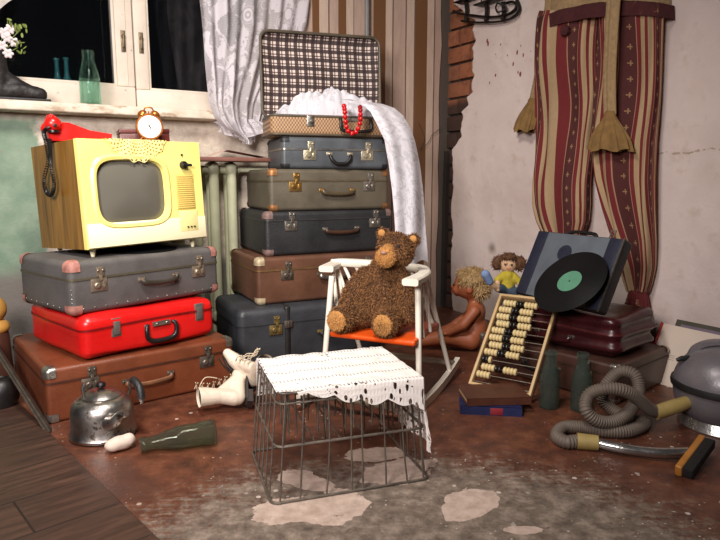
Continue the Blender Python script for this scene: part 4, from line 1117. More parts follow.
for i in range(n_ - 1):
    for k in range(8): l = (k + 1) % 8; fs.append((i*8+k, (i+1)*8+k, (i+1)*8+l, i*8+l))
fs += [tuple(range(8)), tuple((n_-1)*8 + k for k in reversed(range(8)))]
q.add(vs, fs); q.build('arm_rail', M_white, ch)
def stick(name, a, b_, r0, r1, m=M_white, n=10):
    q = MB(); a, b_ = Vector(a), Vector(b_); q.tube([a.lerp(b_, k / 6) for k in range(7)], [r0 + (r1 - r0) * k / 6 for k in range(7)], n); return q.build(name, m, ch)
Lf, Rf = cpx(332, 276, AZ - .012), cpx(418, 283, AZ - .012)
rx = w2 + .012
RKR = 1.7
def rock_z(y): return .014 + (y - .14) ** 2 / (2 * RKR)
stick('leg', Lf, (-rx - .035, .03, rock_z(.03) + .02), .0125, .0105); stick('leg', Rf, (rx, .02, rock_z(.02) + .02), .0125, .0105)
stick('leg', (sp[int(n_ * .80)].x, sp[int(n_*.80)].y, AZ), (rx, .40, rock_z(.40) + .016), .0115, .0095); stick('leg', (sp[int(n_*.22)].x, sp[int(n_*.22)].y, AZ), (-rx - .03, .40, rock_z(.40) + .016), .0115, .0095)
for f, bx_, by_ in ((.09, -w2 + .006, .07), (.17, -w2 + .008, .14), (.25, -w2 + .012, .21), (.33, -w2 + .03, .30), (.42, -.06, .32), (.5, .0, .32), (.6, .06, .32), (.70, w2 - .03, .30), (.86, w2 - .008, .19), (.93, w2 - .006, .10)):
    i = int(f * (n_ - 1)); stick('spindle', sp[i], (bx_, by_, CZ - .012), .0075, .0085)
for sx in (-1, 1):
    q = MB(); vs = []; fs = []; N = 24
    for k in range(N + 1):
        y = -.16 + .68 * k / N; z = rock_z(y)
        for dx, dz in ((-.011, -.014), (.011, -.014), (.011, .018), (-.011, .018)): vs.append((sx * rx - (.035 if sx < 0 else 0) + dx, y, z + dz))
    for k in range(N):
        for j in range(4): l = (j + 1) % 4; fs.append((k*4+j, k*4+l, (k+1)*4+l, (k+1)*4+j))
    fs += [(3, 2, 1, 0), (N*4, N*4+1, N*4+2, N*4+3)]; q.add(vs, fs); q.build('rocker', M_white, ch, angle=20)
for y in (-.10, .46):
    q = MB(); q.rcube(2 * rx - .0, .032, .018, .004, 1, c=(0, y, rock_z(y) + .012)); q.build('stretcher', mat('grey_wood_bar', (150, 134, 114), .6, 0, .25, 14), ch)
# teddy bear
M_fur0 = mat('brown_plush', (70, 44, 24), .95, 0, .35, 30, .6, 120)
def fur_mat(name, a, b_):
    t = NT(name); g = t.n('ShaderNodeNewGeometry'); h = t.n('ShaderNodeHairInfo'); c = t.ramp(g.outputs['Random Per Island'], [(0, srgb(*a)), (1, srgb(*b_))])
    return t.done(t.bsdf(c, .85, 0))
M_fur = fur_mat('brown_fur', (74, 46, 24), (156, 106, 60)); M_furt = fur_mat('tan_fur', (160, 106, 52), (214, 160, 94)); M_tan = mat('tan_plush', (186, 132, 72), .9, 0, .25, 30, .5, 120)
pz = CZ + .0
bp = cpx(378, 300, CZ + .10); 
br = thing('teddy_bear', 'brown shaggy teddy bear sitting on the orange seat of the rocking chair', 'teddy bear', ch.matrix_basis @ Vector((.0, .15, CZ)) if False else Vector((0, 0, 0)))
br.location = Matrix.LocRotScale(ch.location, ch.rotation_euler, None) @ Vector((-.030, .135, CZ)); br.rotation_euler = (0, 0, CY + R(4)); br.scale = (1.13,) * 3
# bear faces -y
body = blob('body', [('e', (0, .02, .10), (.078, .07, .10)), ('e', (.012, .035, .185), (.055, .05, .06)),
    ('e', (.052, .035, .268), (.064, .058, .058), (0, R(14), 0)), ('e', (.046, -.015, .252), (.03, .03, .028)),
    ('e', (.0, .05, .322), (.021, .013, .021)), ('e', (.112, .05, .305), (.021, .013, .021)),
    ('c', [(-.052, .02, .175), (-.088, -.01, .12), (-.098, -.055, .058)], [.032, .034, .028]),
    ('c', [(.068, .03, .175), (.104, .02, .11), (.108, -.01, .05)], [.032, .034, .028]),
    ('c', [(-.05, -.0, .048), (-.085, -.07, .042), (-.092, -.105, .044)], [.046, .042, .043]),
    ('c', [(.05, -.0, .048), (.062, -.075, .04), (.066, -.108, .042)], [.046, .042, .043])], M_fur0, br, .006, 6)
def tufts(me, n, ln, m, name, parent, w=.0016, filt=None, seed=1, droop=.5, ntris=None):
    rnd = random.Random(seed); q = MB(); polys = [p for p in me.polygons if (filt is None or filt(p.center))]
    if not polys: return
    areas = []; s_ = 0
    for p in polys: s_ += p.area; areas.append(s_)
    import bisect
    for _ in range(n):
        p = polys[bisect.bisect(areas, rnd.random() * s_) % len(polys)]; vs = [me.vertices[i].co for i in p.vertices]
        a, b_ = rnd.random(), rnd.random(); c = vs[0].lerp(vs[1], a).lerp(vs[3 if len(vs) > 3 else 2].lerp(vs[2], a), b_)
        nn = p.normal; d = (nn + Vector((rnd.uniform(-.7, .7), rnd.uniform(-.7, .7), rnd.uniform(-.7, .7) - droop))).normalized()
        if d.dot(nn) < .15: d = (d + nn * .5).normalized()
        L_ = ln * rnd.uniform(.6, 1.3); sd = d.cross(nn + Vector((.01, .02, .03))).normalized() * w
        mid = c + d * L_ * .55; tip = c + (d + Vector((0, 0, -droop * .6))).normalized() * L_
        q.add([c - sd - nn * .001, c + sd - nn * .001, mid + sd * .8, tip, mid - sd * .8], [(0, 1, 2, 4), (4, 2, 3)])
    o = q.build(name, m, parent, smooth=False); o['kind'] = 'stuff'; return o
tufts(body.data, 26000, .0105, M_fur, 'fur', br, .0011)
mz = blob('muzzle', [('e', (.040, -.036, .250), (.034, .026, .032)), ('e', (.042, -.022, .270), (.024, .024, .022))], M_tan, br, .004, 4); tufts(mz.data, 2200, .006, M_furt, 'muzzle_fur', mz, .001)
q = MB(); q.ball((.040, -.060, .268), .009, 8, sc=(1.3, .7, .8)); q.build('nose', mat('dusty_nose', (150, 110, 90), .5), br)
for x, y in ((.024, -.018), (.078, -.014)):
    q = MB(); q.ball((x, y - .002, .287), .0055, 8); q.build('eye', M_black, br)
for sx, px_, a in ((-1, -.094, .15), (1, .067, .0)):
    q = blob('foot_pad', [('e', (px_, -.143, .044), (.033, .010, .036))], M_tan, br, .004, 3); tufts(q.data, 900, .005, M_furt, 'pad_fur', q, .001)
for x, y, z in ((.0, .036, .324), (.113, .036, .307)):
    q = MB(); q.ball((x, y, z), .013, 8, sc=(1, .4, 1)); q.build('inner_ear', M_tan, br)

# ================================================================== WIRE CRATE WITH A LACE CLOTH
M_wire = mat('rusty_grey_wire', (112, 102, 92), .5, .55, .35, 40, .3, wear=(96, 62, 40), wear_at=.62, wscale=30)
c0 = G(270, 506, 0); c1 = G(432, 479, 0); KY = math.atan2((c1 - c0).y, (c1 - c0).x); KL = (c1 - c0).length - .012; KD = .34; KH = .298
cc = c0 + Vector((math.cos(KY), math.sin(KY), 0)) * (KL / 2 + .004) + Vector((-math.sin(KY), math.cos(KY), 0)) * (KD / 2)
cr = thing('wire_crate', 'rusty grey wire bottle crate standing upside down under the lace cloth', 'crate', cc, KY)
def cring(z, L, D, r=.004, rc=.022, dx=0):
    q = MB(); q.tube([(x + dx, y, z) for x, y in rrect(L, D, rc, 5)], r, 8, closed=True); q.build('wire_ring', M_wire, cr)
dims = {0: (KL, KD), .155: (KL - .03, KD - .012), KH: (KL - .05, KD - .02)}
for z, (L, D) in dims.items(): cring(max(z, .004), L, D)
cring(KH - .028, KL - .047, KD - .018, .0028)
def at_h(z): f = z / KH; return KL - .05 * f, KD - .02 * f
def vwire(fx, fy, top=KH, bot=.004, bend=0, r=.0026):
    q = MB(); pts = []
    for k in range(7):
        z = bot + (top - bot) * k / 6; L, D = at_h(z); off = bend * math.sin(PI * k / 6)
        pts.append((fx * L / 2 + (off if abs(fy) > .9 else 0), fy * D / 2 + (off if abs(fx) > .9 else 0), z))
    q.tube(pts, r, 6); q.build('upright_wire', M_wire, cr)
random.seed(11)
for f in (-.9, -.66, -.34, -.02, .12, .42, .7, .92): vwire(f, -1, bend=random.uniform(-.008, .008))
for f in (-.85, -.55, -.25, .05, .35, .65, .9): vwire(f, 1, bend=random.uniform(-.006, .006))
for f in (-.8, -.45, -.1, .25, .6, .88): vwire(-1, f, bend=random.uniform(-.004, .004)); vwire(1, f, bend=random.uniform(-.004, .004))
for i in range(5):      # hanging dividers of the bottle cells
    for j in range(3):
        q = MB(); x = -KL/2 + .06 + i * (KL - .11) / 4.2; y = -KD/2 + .065 + j * .095; pts = []
        for zz_ in (KH, KH - .05, KH - .14): pts.append((x + random.uniform(-.004, .004), y, zz_))
        q.tube(pts, .0024, 6); x2 = x + .022; q.tube([(x2, y, KH), (x2 + .003, y, KH - .14)], .0024, 6); q.build('cell_divider', M_wire, cr)
for j in range(4):
    y = -KD / 2 + .03 + j * (KD - .08) / 3; q = MB(); q.tube([(-KL/2 + .03, y, KH), (KL/2 - .03, y, KH)], .0024, 6); q.build('cross_wire', M_wire, cr)
for i in range(6):
    x = -KL / 2 + .05 + i * (KL - .1) / 5; q = MB(); q.tube([(x, -KD/2 + .012, KH - .14 if 0 < i < 5 else KH), (x, KD/2 - .012, KH - .14 if 0 < i < 5 else KH)], .0024, 6); q.build('cross_wire', M_wire, cr)
# lace cloth
def lace2():
    t = NT('crocheted_tablecloth'); uv = t.uv(); x, y, z = t.sep(uv)[0:3]       # uv in metres
    # fine filet mesh everywhere, bold round holes along the hem
    fx = t.math('SUBTRACT', t.math('FRACT', t.math('MULTIPLY', x, 95)), .5); fy = t.math('SUBTRACT', t.math('FRACT', t.math('MULTIPLY', y, 95)), .5)
    d = t.math('MAXIMUM', t.math('ABSOLUTE', fx), t.math('ABSOLUTE', fy))
    n = t.noise(16, 3, .6, t.mapping(uv, scale=(1, 2.2, 1)), 1.0)
    small = t.math('MULTIPLY', t.math('LESS_THAN', d, .30), t.math('GREATER_THAN', n, .68))
    big = t.math('MULTIPLY', t.math('LESS_THAN', t.voro(62, vec=uv, rnd=.5), .32), t.math('GREATER_THAN', t.noise(9, 2, .5, uv, 2.0), .66))
    row = t.math('FRACT', t.math('MULTIPLY', y, 13)); rowm = t.math('LESS_THAN', t.math('ABSOLUTE', t.math('SUBTRACT', row, .5)), .10)
    rw = t.math('MULTIPLY', t.math('MULTIPLY', rowm, t.math('LESS_THAN', t.math('ABSOLUTE', fx), .2)), .55)
    e = t.n('ShaderNodeAttribute', attribute_name='hem'); hem = e.outputs['Fac']      # distance from the edge of the cloth
    hv = t.voro(72, vec=uv, rnd=.75)
    hh = t.math('MULTIPLY', t.math('LESS_THAN', hem, .05), t.math('LESS_THAN', hv, .36))
    hole = t.math('MAXIMUM', t.math('MAXIMUM', small, t.math('MULTIPLY', big, .9)), t.math('MAXIMUM', hh, rw))
    a = t.math('SUBTRACT', 1.0, hole)
    df = t.bsdf(t.mix(t.noise(40, 3, .6, uv), srgb(222, 212, 204), srgb(240, 234, 228)), .9, 0, t.bump(t.math('ADD', n, t.math('MULTIPLY', d, .6)), .5, .004))
    tr = t.n('ShaderNodeBsdfTransparent'); mx = t.n('ShaderNodeMixShader'); t.link(a, mx.inputs[0]); t.link(tr.outputs[0], mx.inputs[1]); t.link(df, mx.inputs[2]); return t.done(mx.outputs[0])
q = MB(); xl, xr = -(KL - .05) / 2 + .0, (KL - .05) / 2 + .006; yf, yb_ = -(KD - .02) / 2 - .004, (KD - .02) / 2 + .006
NU, NV = 130, 110; hems = []
A0, A1, B0, B1 = -.004, (xr - xl) + .215, -.03, (yb_ - yf) + .13
def cloth(u, v):
    a = A0 + (A1 - A0) * u; b_ = B0 + (B1 - B0) * v         # along x from the left edge; along y from the front edge
    sc_ = .012 * abs(math.sin(a * 42))                          # scalloped hem
    fr_ = .05 * min(1, max(0, (a - .05) / .2)) + .04 * min(1, max(0, (a - .3) / .12))               # how far the front hangs over at this place
    if b_ < 0: b_ = b_ / .03 * (fr_ + sc_) if fr_ > 0 else 0
    ex = max(0, a - (xr - xl)); ef = max(0, -b_); eb = max(0, b_ - (yb_ - yf))
    x = xl + min(a, xr - xl); y = yf + max(0, min(b_, yb_ - yf)); z = KH + .006
    z += .0035 * noise.noise(Vector((a * 25, b_ * 25, 0))) - .006 * (1 - math.cos(2 * PI * min(1, a / .09))) * .2
    drop = math.sqrt(ex * ex + ef * ef + eb * eb)
    x += .09 * ex + .010 * math.sin(b_ * 34) * min(1, ex * 12); y += -.10 * ef + .10 * eb + .006 * math.sin(a * 40) * min(1, (eb) * 14) + .006 * math.sin(ex * 30)
    z -= drop * .97
    hems.append(min(A1 - a, (b_ + fr_) if fr_ > .02 else 9, B1 - b_, a + (.048 if a < .05 else 0)))
    return (x, y, z)
q.grid(cloth, NU, NV, uvs=(A1 - A0, B1 - B0))
lc = q.build('lace_tablecloth', lace2(), None, angle=180, uv=True); lc.location = cc; lc.rotation_euler = (0, 0, KY)
at = lc.data.attributes.new('hem', 'FLOAT', 'POINT')
at.data.foreach_set('value', hems)
tag(lc, 'white crocheted lace cloth draped over the top and right side of the wire crate', 'tablecloth')

# ================================================================== FLOOR THINGS ON THE LEFT
# white skating boots
M_skw = mat('ivory_leather', (216, 200, 180), .45, 0, .15, 14, .3, 60, wear=(150, 122, 98), wear_at=.66); M_sole = mat('dark_sole', (44, 34, 30), .55, 0, .3)
def skate(label, M, blade=True):
    t = thing('skating_boot', label, 'skating boot', group='pair of white skating boots'); rootM(t, M)
    t.scale = (.84,) * 3
    bo = blob('boot', [('c', [(0, 0, .035), (.06, 0, .037), (.13, 0, .028), (.175, 0, .024)], [.034, .036, .033, .022]), ('c', [(-.002, 0, .05), (.004, 0, .11), (-.004, 0, .175), (-.008, 0, .20)], [.036, .034, .042, .044]), ('c', [(.03, 0, .10), (.09, 0, .05)], [.028, .028])], M_skw, t, .005, 4)
    bm_ = bmesh.new(); bm_.from_mesh(bo.data); bmesh.ops.bisect_plane(bm_, geom=bm_.verts[:] + bm_.edges[:] + bm_.faces[:], plane_co=(0, 0, .205), plane_no=(-.25, 0, 1), clear_outer=True); bm_.to_mesh(bo.data); bm_.free()
    q = MB(); q.lathe([(.040, 0), (.030, -.004), (0, -.008)], 20, align((-.009, 0, .192), (-.25, 0, 1))); q.build('collar_opening', M_sole, t)
    q = MB(); pts = [(-.036, .0), (-.02, -.026), (.06, -.034), (.13, -.036), (.18, -.018), (.196, 0), (.18, .018), (.13, .036), (.06, .034), (-.02, .026)]
    q.prism(pts, .009, Matrix.Translation((0, 0, -.006))); q.prism([(-.034, -.022), (.03, -.026), (.03, .026), (-.034, .022)], .026, Matrix.Translation((0, 0, -.028))); q.build('sole', M_sole, t)
    if blade:
        q = MB(); q.prism([(-.06, -.085), (.17, -.085), (.20, -.07), (.205, -.055), (.17, -.072), (-.06, -.074)], .004, Matrix.Translation((0, .002, 0)) @ Matrix.Rotation(PI / 2, 4, 'X'))
        for x in (-.01, .12): q.tube([(x, 0, -.076), (x - .012, 0, -.03), (x - .012, 0, -.006)], [.006, .008, .014], 8); 
        q.rcube(.07, .05, .004, .001, 1, c=(.12, 0, -.011)); q.build('blade', M_dim, t)
    q = MB()
    for k in range(7):
        f = k / 6; x = .105 - .075 * f + (.0 if k < 3 else 0); z = .06 + .15 * f; x = .1 - .06 * min(1, f * 1.6); w = .02
        c = Vector((x + .012, 0, z)); q.tube([c + Vector((.004, -w, 0)), c + Vector((.012, 0, .004)), c + Vector((.004, w, .01))], .0022, 5); q.tube([c + Vector((.004, w, 0)), c + Vector((.012, 0, .004)), c + Vector((.004, -w, .01))], .0022, 5)
    q.tube(spline([(.05, .0, .2), (.08, .03, .19), (.075, .045, .15), (.06, .02, .17), (.05, 0, .2), (.075, -.035, .18), (.07, -.04, .13)], 6), .002, 5)
    q.build('laces', mat('cream_lace', (206, 190, 164), .8), t); return t
def basis(x, z, p):
    x = Vector(x).normalized(); z = Vector(z); z = (z - x * z.dot(x)).normalized(); y = z.cross(x)
    return Matrix.Translation(p) @ Matrix((x, y, z)).transposed().to_4x4()
hl = G(246, 398, .045)
skate('white lace-up boot lying on the floor with its opening towards the bottle', basis((-.15, .75, .45), (-.86, -.5, .0), hl), False)
skate('white skating boot with a metal blade propped behind the other against the brown suitcase', basis((-.66, .25, .62), (.62, -.6, .25), G(248, 390, .07) + Vector((.0, .08, .0))))

# kettle
M_alu = mat('battered_aluminium', (176, 170, 164), .34, 1.0, .35, 9, .35, 40, wear=(104, 92, 82), wear_at=.58, wscale=14)
kt = thing('kettle', 'battered aluminium kettle with a black lid knob on the floor by the brown suitcase', 'kettle', G(104, 434, 0), R(-10))
q = MB(); q.lathe([(0, .004), (.098, .002), (.107, .006), (.108, .014), (.104, .02), (.101, .05), (.100, .09), (.094, .112), (.082, .126), (.066, .133), (.06, .134), (.058, .130)], 40); q.build('body', M_alu, kt)
q = MB(); q.lathe([(.063, .132), (.064, .138), (.058, .143), (.045, .152), (.02, .159), (0, .160)], 32); ld_ = q.build('lid', M_alu, kt)
q = MB(); q.lathe([(.006, .158), (.006, .164), (.014, .166), (.016, .174), (.011, .181), (0, .183)], 16); q.build('lid_knob', M_black, ld_)
q = MB(); pts = spline([(.02, -.085, .098), (.045, -.115, .094), (.075, -.125, .104), (.098, -.128, .118)], 6); pts = spline([(.066, -.066, .07), (.095, -.082, .082), (.118, -.085, .105), (.14, -.09, .118)], 6)
q.tube(pts, [.026 - .014 * (i / (len(pts) - 1)) for i in range(len(pts))], 14); q.build('spout', M_alu, kt)
q = MB(); pts = spline([(-.03, -.062, .128), (-.045, -.05, .19), (-.03, -.035, .205)], 5); q.tube([(-.028, -.05, .128), (-.034, -.05, .175), (-.028, -.045, .19)], .005, 8); q.build('handle_bracket', M_alu, kt); q = MB()
hpts = spline([(.066, .06, .125), (.078, .05, .175), (.110, .02, .185), (.140, -.0, .165), (.150, -.01, .12)], 8); q.tube(hpts, .006, 8); hd = q.build('handle', M_alu, kt)
q = MB(); q.tube(hpts[14:30], .013, 10); q.build('grip', M_blackl, hd)
# chunk of white stone
q = blob('plaster_chunk', [('e', (0, 0, .024), (.050, .028, .023), (0, 0, R(12))), ('e', (.018, .004, .03), (.028, .022, .02)), ('e', (-.02, -.002, .02), (.026, .024, .02))], mat('white_chunk', (214, 196, 180), .7, 0, .12, 20, .3, wear=(170, 112, 84), wear_at=.6), None, .006, 2, .004, 30)
q.location = G(122, 450, 0); q.rotation_euler = (0, 0, R(25)); tag(q, 'chunk of white plaster lying on the floor in front of the kettle', 'plaster chunk')
# lying bottle
a_, b_ = G(152, 443, .03), G(216, 431, .040); d_ = (a_ - b_)
M_ = align(b_, d_); bottle(.232, .039, M_olive, 'olive green glass bottle lying on its side on the floor right of the kettle', None, M_)
# long thin framed strip leaning at the left edge
st = thing('framed_strip', 'long thin metal edged board leaning beside the brown suitcase at the left edge', 'board')
p0, p1 = G(50, 432, .004), V(-6, 344, 2.36); st.location = p0; d_ = p1 - p0
q = MB(); side = Vector((.35, -.9, .15)).normalized()
for k, (o_, r_) in enumerate(((0, .005), (.022, .005))): q.tube([side * o_ * .0 + Vector((-.02, .01, .0)) * (o_ / .022), d_ + Vector((-.02, .01, .0)) * (o_ / .022)], r_, 4)
q.build('metal_edge', M_dim, st)
q = MB(); o1 = Vector((-.012, .006, 0)); bq = [Vector((0, .0, 0)), Vector((-.02, .01, 0)), Vector((-.024, .03, 0)), Vector((-.004, .024, 0))]
q.hexa(bq, [d_ + x for x in bq]); q.build('board', mat('dark_board', (50, 36, 30), .6, 0, .3, 14), st, smooth=False)
# partly seen things at the very left
q = MB(); q.lathe([(0, 0), (.05, 0), (.062, .03), (.064, .07), (.05, .1), (.036, .11), (.032, .105), (0, .1)], 24)
o = q.build('dark_pot', mat('dark_pot', (24, 20, 20), .4, 0, .2)); o.location = G(-6, 412, 0) + Vector((-.0, .05, 0)); tag(o, 'dark round pot on the floor at the left edge behind the thin board', 'pot')
ty = thing('wooden_toy', 'yellow brown wooden doll standing on the floor at the left edge', 'toy', V(-7, 340, 2.46) * 1.0); ty.location.z = 0
zt_ = V(-7, 296, 2.46).z
M_toy = mat('yellow_toy', (186, 138, 66), .5, 0, .2)
q = MB(); q.lathe([(0, 0), (.06, 0), (.065, .08), (.06, zt_ - .16), (.042, zt_ - .1)], 24); q.build('body', mat('toy_dark', (70, 40, 30), .5), ty)
q = MB(); q.ball((0, 0, zt_ - .055), .06, 14); q.build('head', M_toy, ty); q = MB(); q.ball((0, 0, zt_ - .13), .066, 14, sc=(1, 1, .6)); q.build('collar', M_toy, ty)
# ================================================================== RIGHT SIDE: CASES, PLAYER, ABACUS
RY = R(-50); ax_ = Vector((math.cos(RY), math.sin(RY), 0)); ay_ = Vector((-math.sin(RY), math.cos(RY), 0))
RFR = G(618, 367, .15); RFR.z = 0; RL, RD, RH = .66, .43, .152
suitcase('suitcase', 'dark brown suitcase with a silver corner lying on the floor under the maroon case', RFR - ax_ * RL, RY, RL, RD, RH, .112,
    hide('dark_brown_fibre', (72, 46, 38), rough=.45, wear=(112, 80, 62)), rim=mat('brown_edge2', (64, 40, 30), .5), corner=M_steel, corner_c=.026, r=.012, locks=(.2, -.2), lock_m=M_dim,
    handle=(0, .08, .16, 'flat', M_blackl), group='suitcases on the right')
MAR_L, MAR_D, MAR_H = .55, .33, .165
M_mar = mat('maroon_leather', (58, 17, 21), .3, 0, .3, 6, .25, 40)
mfl = RFR + ax_ * (-.03 - MAR_L) + ay_ * .045; mfl.z = RH
def puff_m(q, d): return q + d * (.012 * noise.noise(Vector((q.x * 6, q.y * 6, q.z * 26))) + .006 * math.sin(q.z * 110))
mr = suitcase('suitcase', 'soft maroon leather case under the leaning record player, on the dark brown suitcase', mfl, RY, MAR_L, MAR_D, MAR_H, .1, M_mar, r=.045, rim=mat('maroon_piping', (84, 32, 34), .3), locks=(), handle=(0, .06, .16, 'flat', M_mar), lock_m=M_dim, group='suitcases on the right', warp=puff_m, sub=14)
MZT = RH + MAR_H
# portable record player, its lid lining facing the room, leaning back against the wall
e0, e1 = G(515, 293, MZT + .035), G(599, 313, MZT + .035); PYW = math.atan2((e1 - e0).y, (e1 - e0).x); PWd = (e1 - e0).length
PYW = R(-60.8); PWd = .46
pm_ = Vector((.8031, 2.5298, MZT + .024))
t0_, t1_ = G(538, 231, .585), G(627, 237, .585); LEAN = R(25.7)
xd = Vector((math.cos(PYW), math.sin(PYW), 0)); upd = Vector((-math.sin(PYW), math.cos(PYW), 0)) * math.sin(LEAN) + Vector((0, 0, math.cos(LEAN))); PSl = .307; nd = xd.cross(upd).normalized()   # nd faces the room and up
if nd.y > 0: nd = -nd
Mp = Matrix.Translation(pm_) @ Matrix((xd, upd, xd.cross(upd))).transposed().to_4x4()     # local x along, y up the slope, z out of the panel
pr = thing('record_player', 'portable record player case with grey and navy lining leaning against the wall', 'record player'); rootM(pr, Mp)
M_nvc = mat('navy_leatherette', (30, 34, 52), .45, 0, .2, 20, .3, 140)
sg = 1 if (xd.cross(upd)).dot(nd) > 0 else -1
TK = .055
q = MB(); q.rcube(PWd, PSl, TK, .012, 3); q.xform(Matrix.Translation((0, PSl / 2, -TK if sg > 0 else 0))); q.build('case', M_blackl, pr)
q = MB(); q.rcube(PWd - .012, PSl - .012, .004, .0015, 1); q.xform(Matrix.Translation((0, PSl / 2, -.001))); q.build('lining', mat('grey_cloth_lining', (92, 98, 106), .7, 0, .25, 10, .3, 150), pr)
for sx in (-1, 1):
    q = MB(); q.rcube(.062, PSl - .010, .005, .0015, 1); q.xform(Matrix.Translation((sx * (PWd / 2 - .038), PSl / 2, -.001))); q.build('navy_band', M_nvc, pr)
q = MB(); q.lathe([(.036, 0), (.036, .0015), (0, .0015)], 28, Matrix.Translation((-.035, PSl * .70, .003))); q.build('dark_disc', M_nvc, pr)
q = MB(); q.tube([(PWd / 2 - .004, .0, .002), (PWd / 2 - .004, PSl, .002)], .0035, 6); q.build('metal_edge', M_dim, pr)
q = MB(); q.tube(spline([(-.075, PSl, -.02), (-.06, PSl + .012, -.02), (0, PSl + .016, -.02), (.06, PSl + .012, -.02), (.075, PSl, -.02)], 6), .008, 8); q.build('handle', M_black, pr)
q = MB(); q.tube([(.145, PSl, -.01), (.145, PSl + .032, -.01), (.165, PSl + .032, -.01), (.165, PSl, -.01)], .003, 6); q.build('clasp', M_steel, pr)
q = MB(); q.tube(spline([(.10, .015, .012), (.14, .02, .014), (.165, .06, .012)], 5), .004, 8); q.rcube(.03, .02, .012, .003, 1, c=(.09, .014, .006)); q.build('tone_arm', M_dim, pr)
q = MB(); q.lathe([(0, -.0012), (.151, -.0012), (.155, 0), (.151, .0012), (.054, .0012), (.054, .0008), (0, .0008)], 56)
rc = thing('vinyl_record', 'black vinyl record with a green label leaning on the record player', 'record'); rootM(rc, Mp @ Matrix.Translation((.098, .084, .062)) @ Matrix.Rotation(R(-19), 4, 'X'))
q.build('disc', M_vinyl, rc, angle=30)
q = MB(); q.lathe([(.052, 0), (.052, .0018), (.005, .0018), (.004, .0010), (0, .0010)], 36)
q.build('label', mat('green_label', (86, 140, 112), .6, 0, .12, 30), rc)
q = MB(); q.lathe([(.0035, 0), (.0035, .002), (0, .002)], 10); q.build('spindle_hole', M_black, rc)

# abacus leaning on the maroon case
AYW = R(-34.5); AW = .257; ALN = R(43.7); axd = Vector((math.cos(AYW), math.sin(AYW), 0))
abm = Vector((.5464, 2.3334, 0)); aup = Vector((-math.sin(AYW), math.cos(AYW), 0)) * math.sin(ALN) + Vector((0, 0, math.cos(ALN))); ASl = .445; abm.z = .022; an = axd.cross(aup)
ab = thing('abacus', 'wooden abacus with cream and black beads leaning behind the books', 'abacus'); rootM(ab, Matrix.Translation(abm) @ Matrix((axd, aup, an)).transposed().to_4x4())
M_abw = mat('pale_wood', (196, 164, 118), .5, 0, .2, 10, .15)
fw, fd = .012, .036
q = MB()
q.rcube(fw, ASl, fd, .003, 1); q.xform(Matrix.Translation((-AW / 2 + fw / 2, ASl / 2, -fd / 2)))
o = len(q.v); q.rcube(fw, ASl, fd, .003, 1); q.xform(Matrix.Translation((AW / 2 - fw / 2, ASl / 2, -fd / 2)), o)
for y in (fw / 2, ASl - fw / 2): o = len(q.v); q.rcube(AW - fw, fw, fd, .003, 1); q.xform(Matrix.Translation((0, y, -fd / 2)), o)
q.build('frame', M_abw, ab)
NWR = 12; M_bc = mat('cream_bead', (214, 192, 140), .35, 0, .12, 20, .05); M_bb = mat('black_bead', (22, 18, 16), .3, 0, .1)
pc = MB(); pc.lathe([(.003, -.0062), (.010, -.0068), (.0138, -.004), (.0150, 0), (.0138, .004), (.010, .0068), (.003, .0062)], 14, align((0, 0, 0), (1, 0, 0)))
bead_src = {}
for k in range(NWR):
    y = ASl - .036 - k * (ASl - .06) / (NWR - 1); q = MB(); q.tube([(-AW/2 + fw - .002, y, 0), (AW/2 - fw + .002, y, 0)], .0018, 6); q.build('wire', M_dim, ab)
    if k == NWR - 1: continue
    x = -AW / 2 + fw + .010 + (.010 if k % 3 == 0 else 0)
    seq = 'ccccbb..cccc' if k not in (8,) else 'bbc'
    if k >= 10: seq = 'cccc'
    for s_ in seq:
        if s_ == '.': x += .004; continue
        if s_ not in bead_src: bead_src[s_] = o = pc.build('bead', M_bc if s_ == 'c' else M_bb, ab)
        else: o = bead_src[s_].copy(); COL.objects.link(o)
        o.location = (x, y, 0); x += .0140
# books
bk_ = thing('book', 'blue hardback book with a red patch on the spine lying under the brown one', 'book', (0, 0, 0), group='two books by the abacus')
bA, bB = G(460, 414, 0), G(522, 417, 0); byw = math.atan2((bB - bA).y, (bB - bA).x); bL = (bB - bA).length
def book(t, L, D, H, mc, mp, mk=None):
    q = MB(); q.box(-L/2, L/2, -D/2, D/2, 0, .003); q.box(-L/2, L/2, -D/2, D/2, H - .003, H); q.box(-L/2, L/2, -D/2 - .001, -D/2 + .004, 0, H); q.build('cover', mc, t, smooth=False)
    q = MB(); q.rcube(L - .008, D - .008, H - .006, .001, 1, c=(0, .001, .003)); q.build('pages', mp, t, smooth=False)
    if mk: q = MB(); q.rcube(.045, .002, H * .8, .0005, 1, c=(.02, -D/2 - .0015, H * .1)); q.build('spine_patch', mk, t)
M_pg = mat('old_pages', (196, 166, 124), .85, 0, .15, 60)
bk_.location = base_at(bA, byw, bL, .16); bk_.rotation_euler = (0, 0, byw)
book(bk_, bL, .16, .032, mat('blue_cover', (26, 34, 74), .5, 0, .2, 12), M_pg, mat('red_patch', (130, 30, 40), .6))
bb = thing('book', 'brown hardback book lying on top of the blue book', 'book', (0, 0, 0), 0, 'two books by the abacus')
bC, bD = G(467, 406, .0335), G(531, 404.5, .0335); byw2 = math.atan2((bD - bC).y, (bD - bC).x); bb.location = base_at(bC, byw2, (bD - bC).length, .16); bb.rotation_euler = (0, 0, byw2)
q = MB(); L_, D_, H_ = (bD - bC).length, .16, .026
q.box(-L_/2, L_/2, -D_/2, D_/2, 0, .003); q.box(-L_/2, L_/2, -D_/2, D_/2, H_ - .003, H_); q.box(-L_/2, L_/2, -D_/2 - .001, -D_/2 + .004, 0, H_); q.build('cover', mat('brown_cover', (78, 42, 28), .5, 0, .25, 12), bb, smooth=False)
q = MB(); q.rcube(L_ - .012, D_ - .012, H_ - .006, .001, 1, c=(0, 0, .003)); q.build('pages', M_pg, bb, smooth=False)
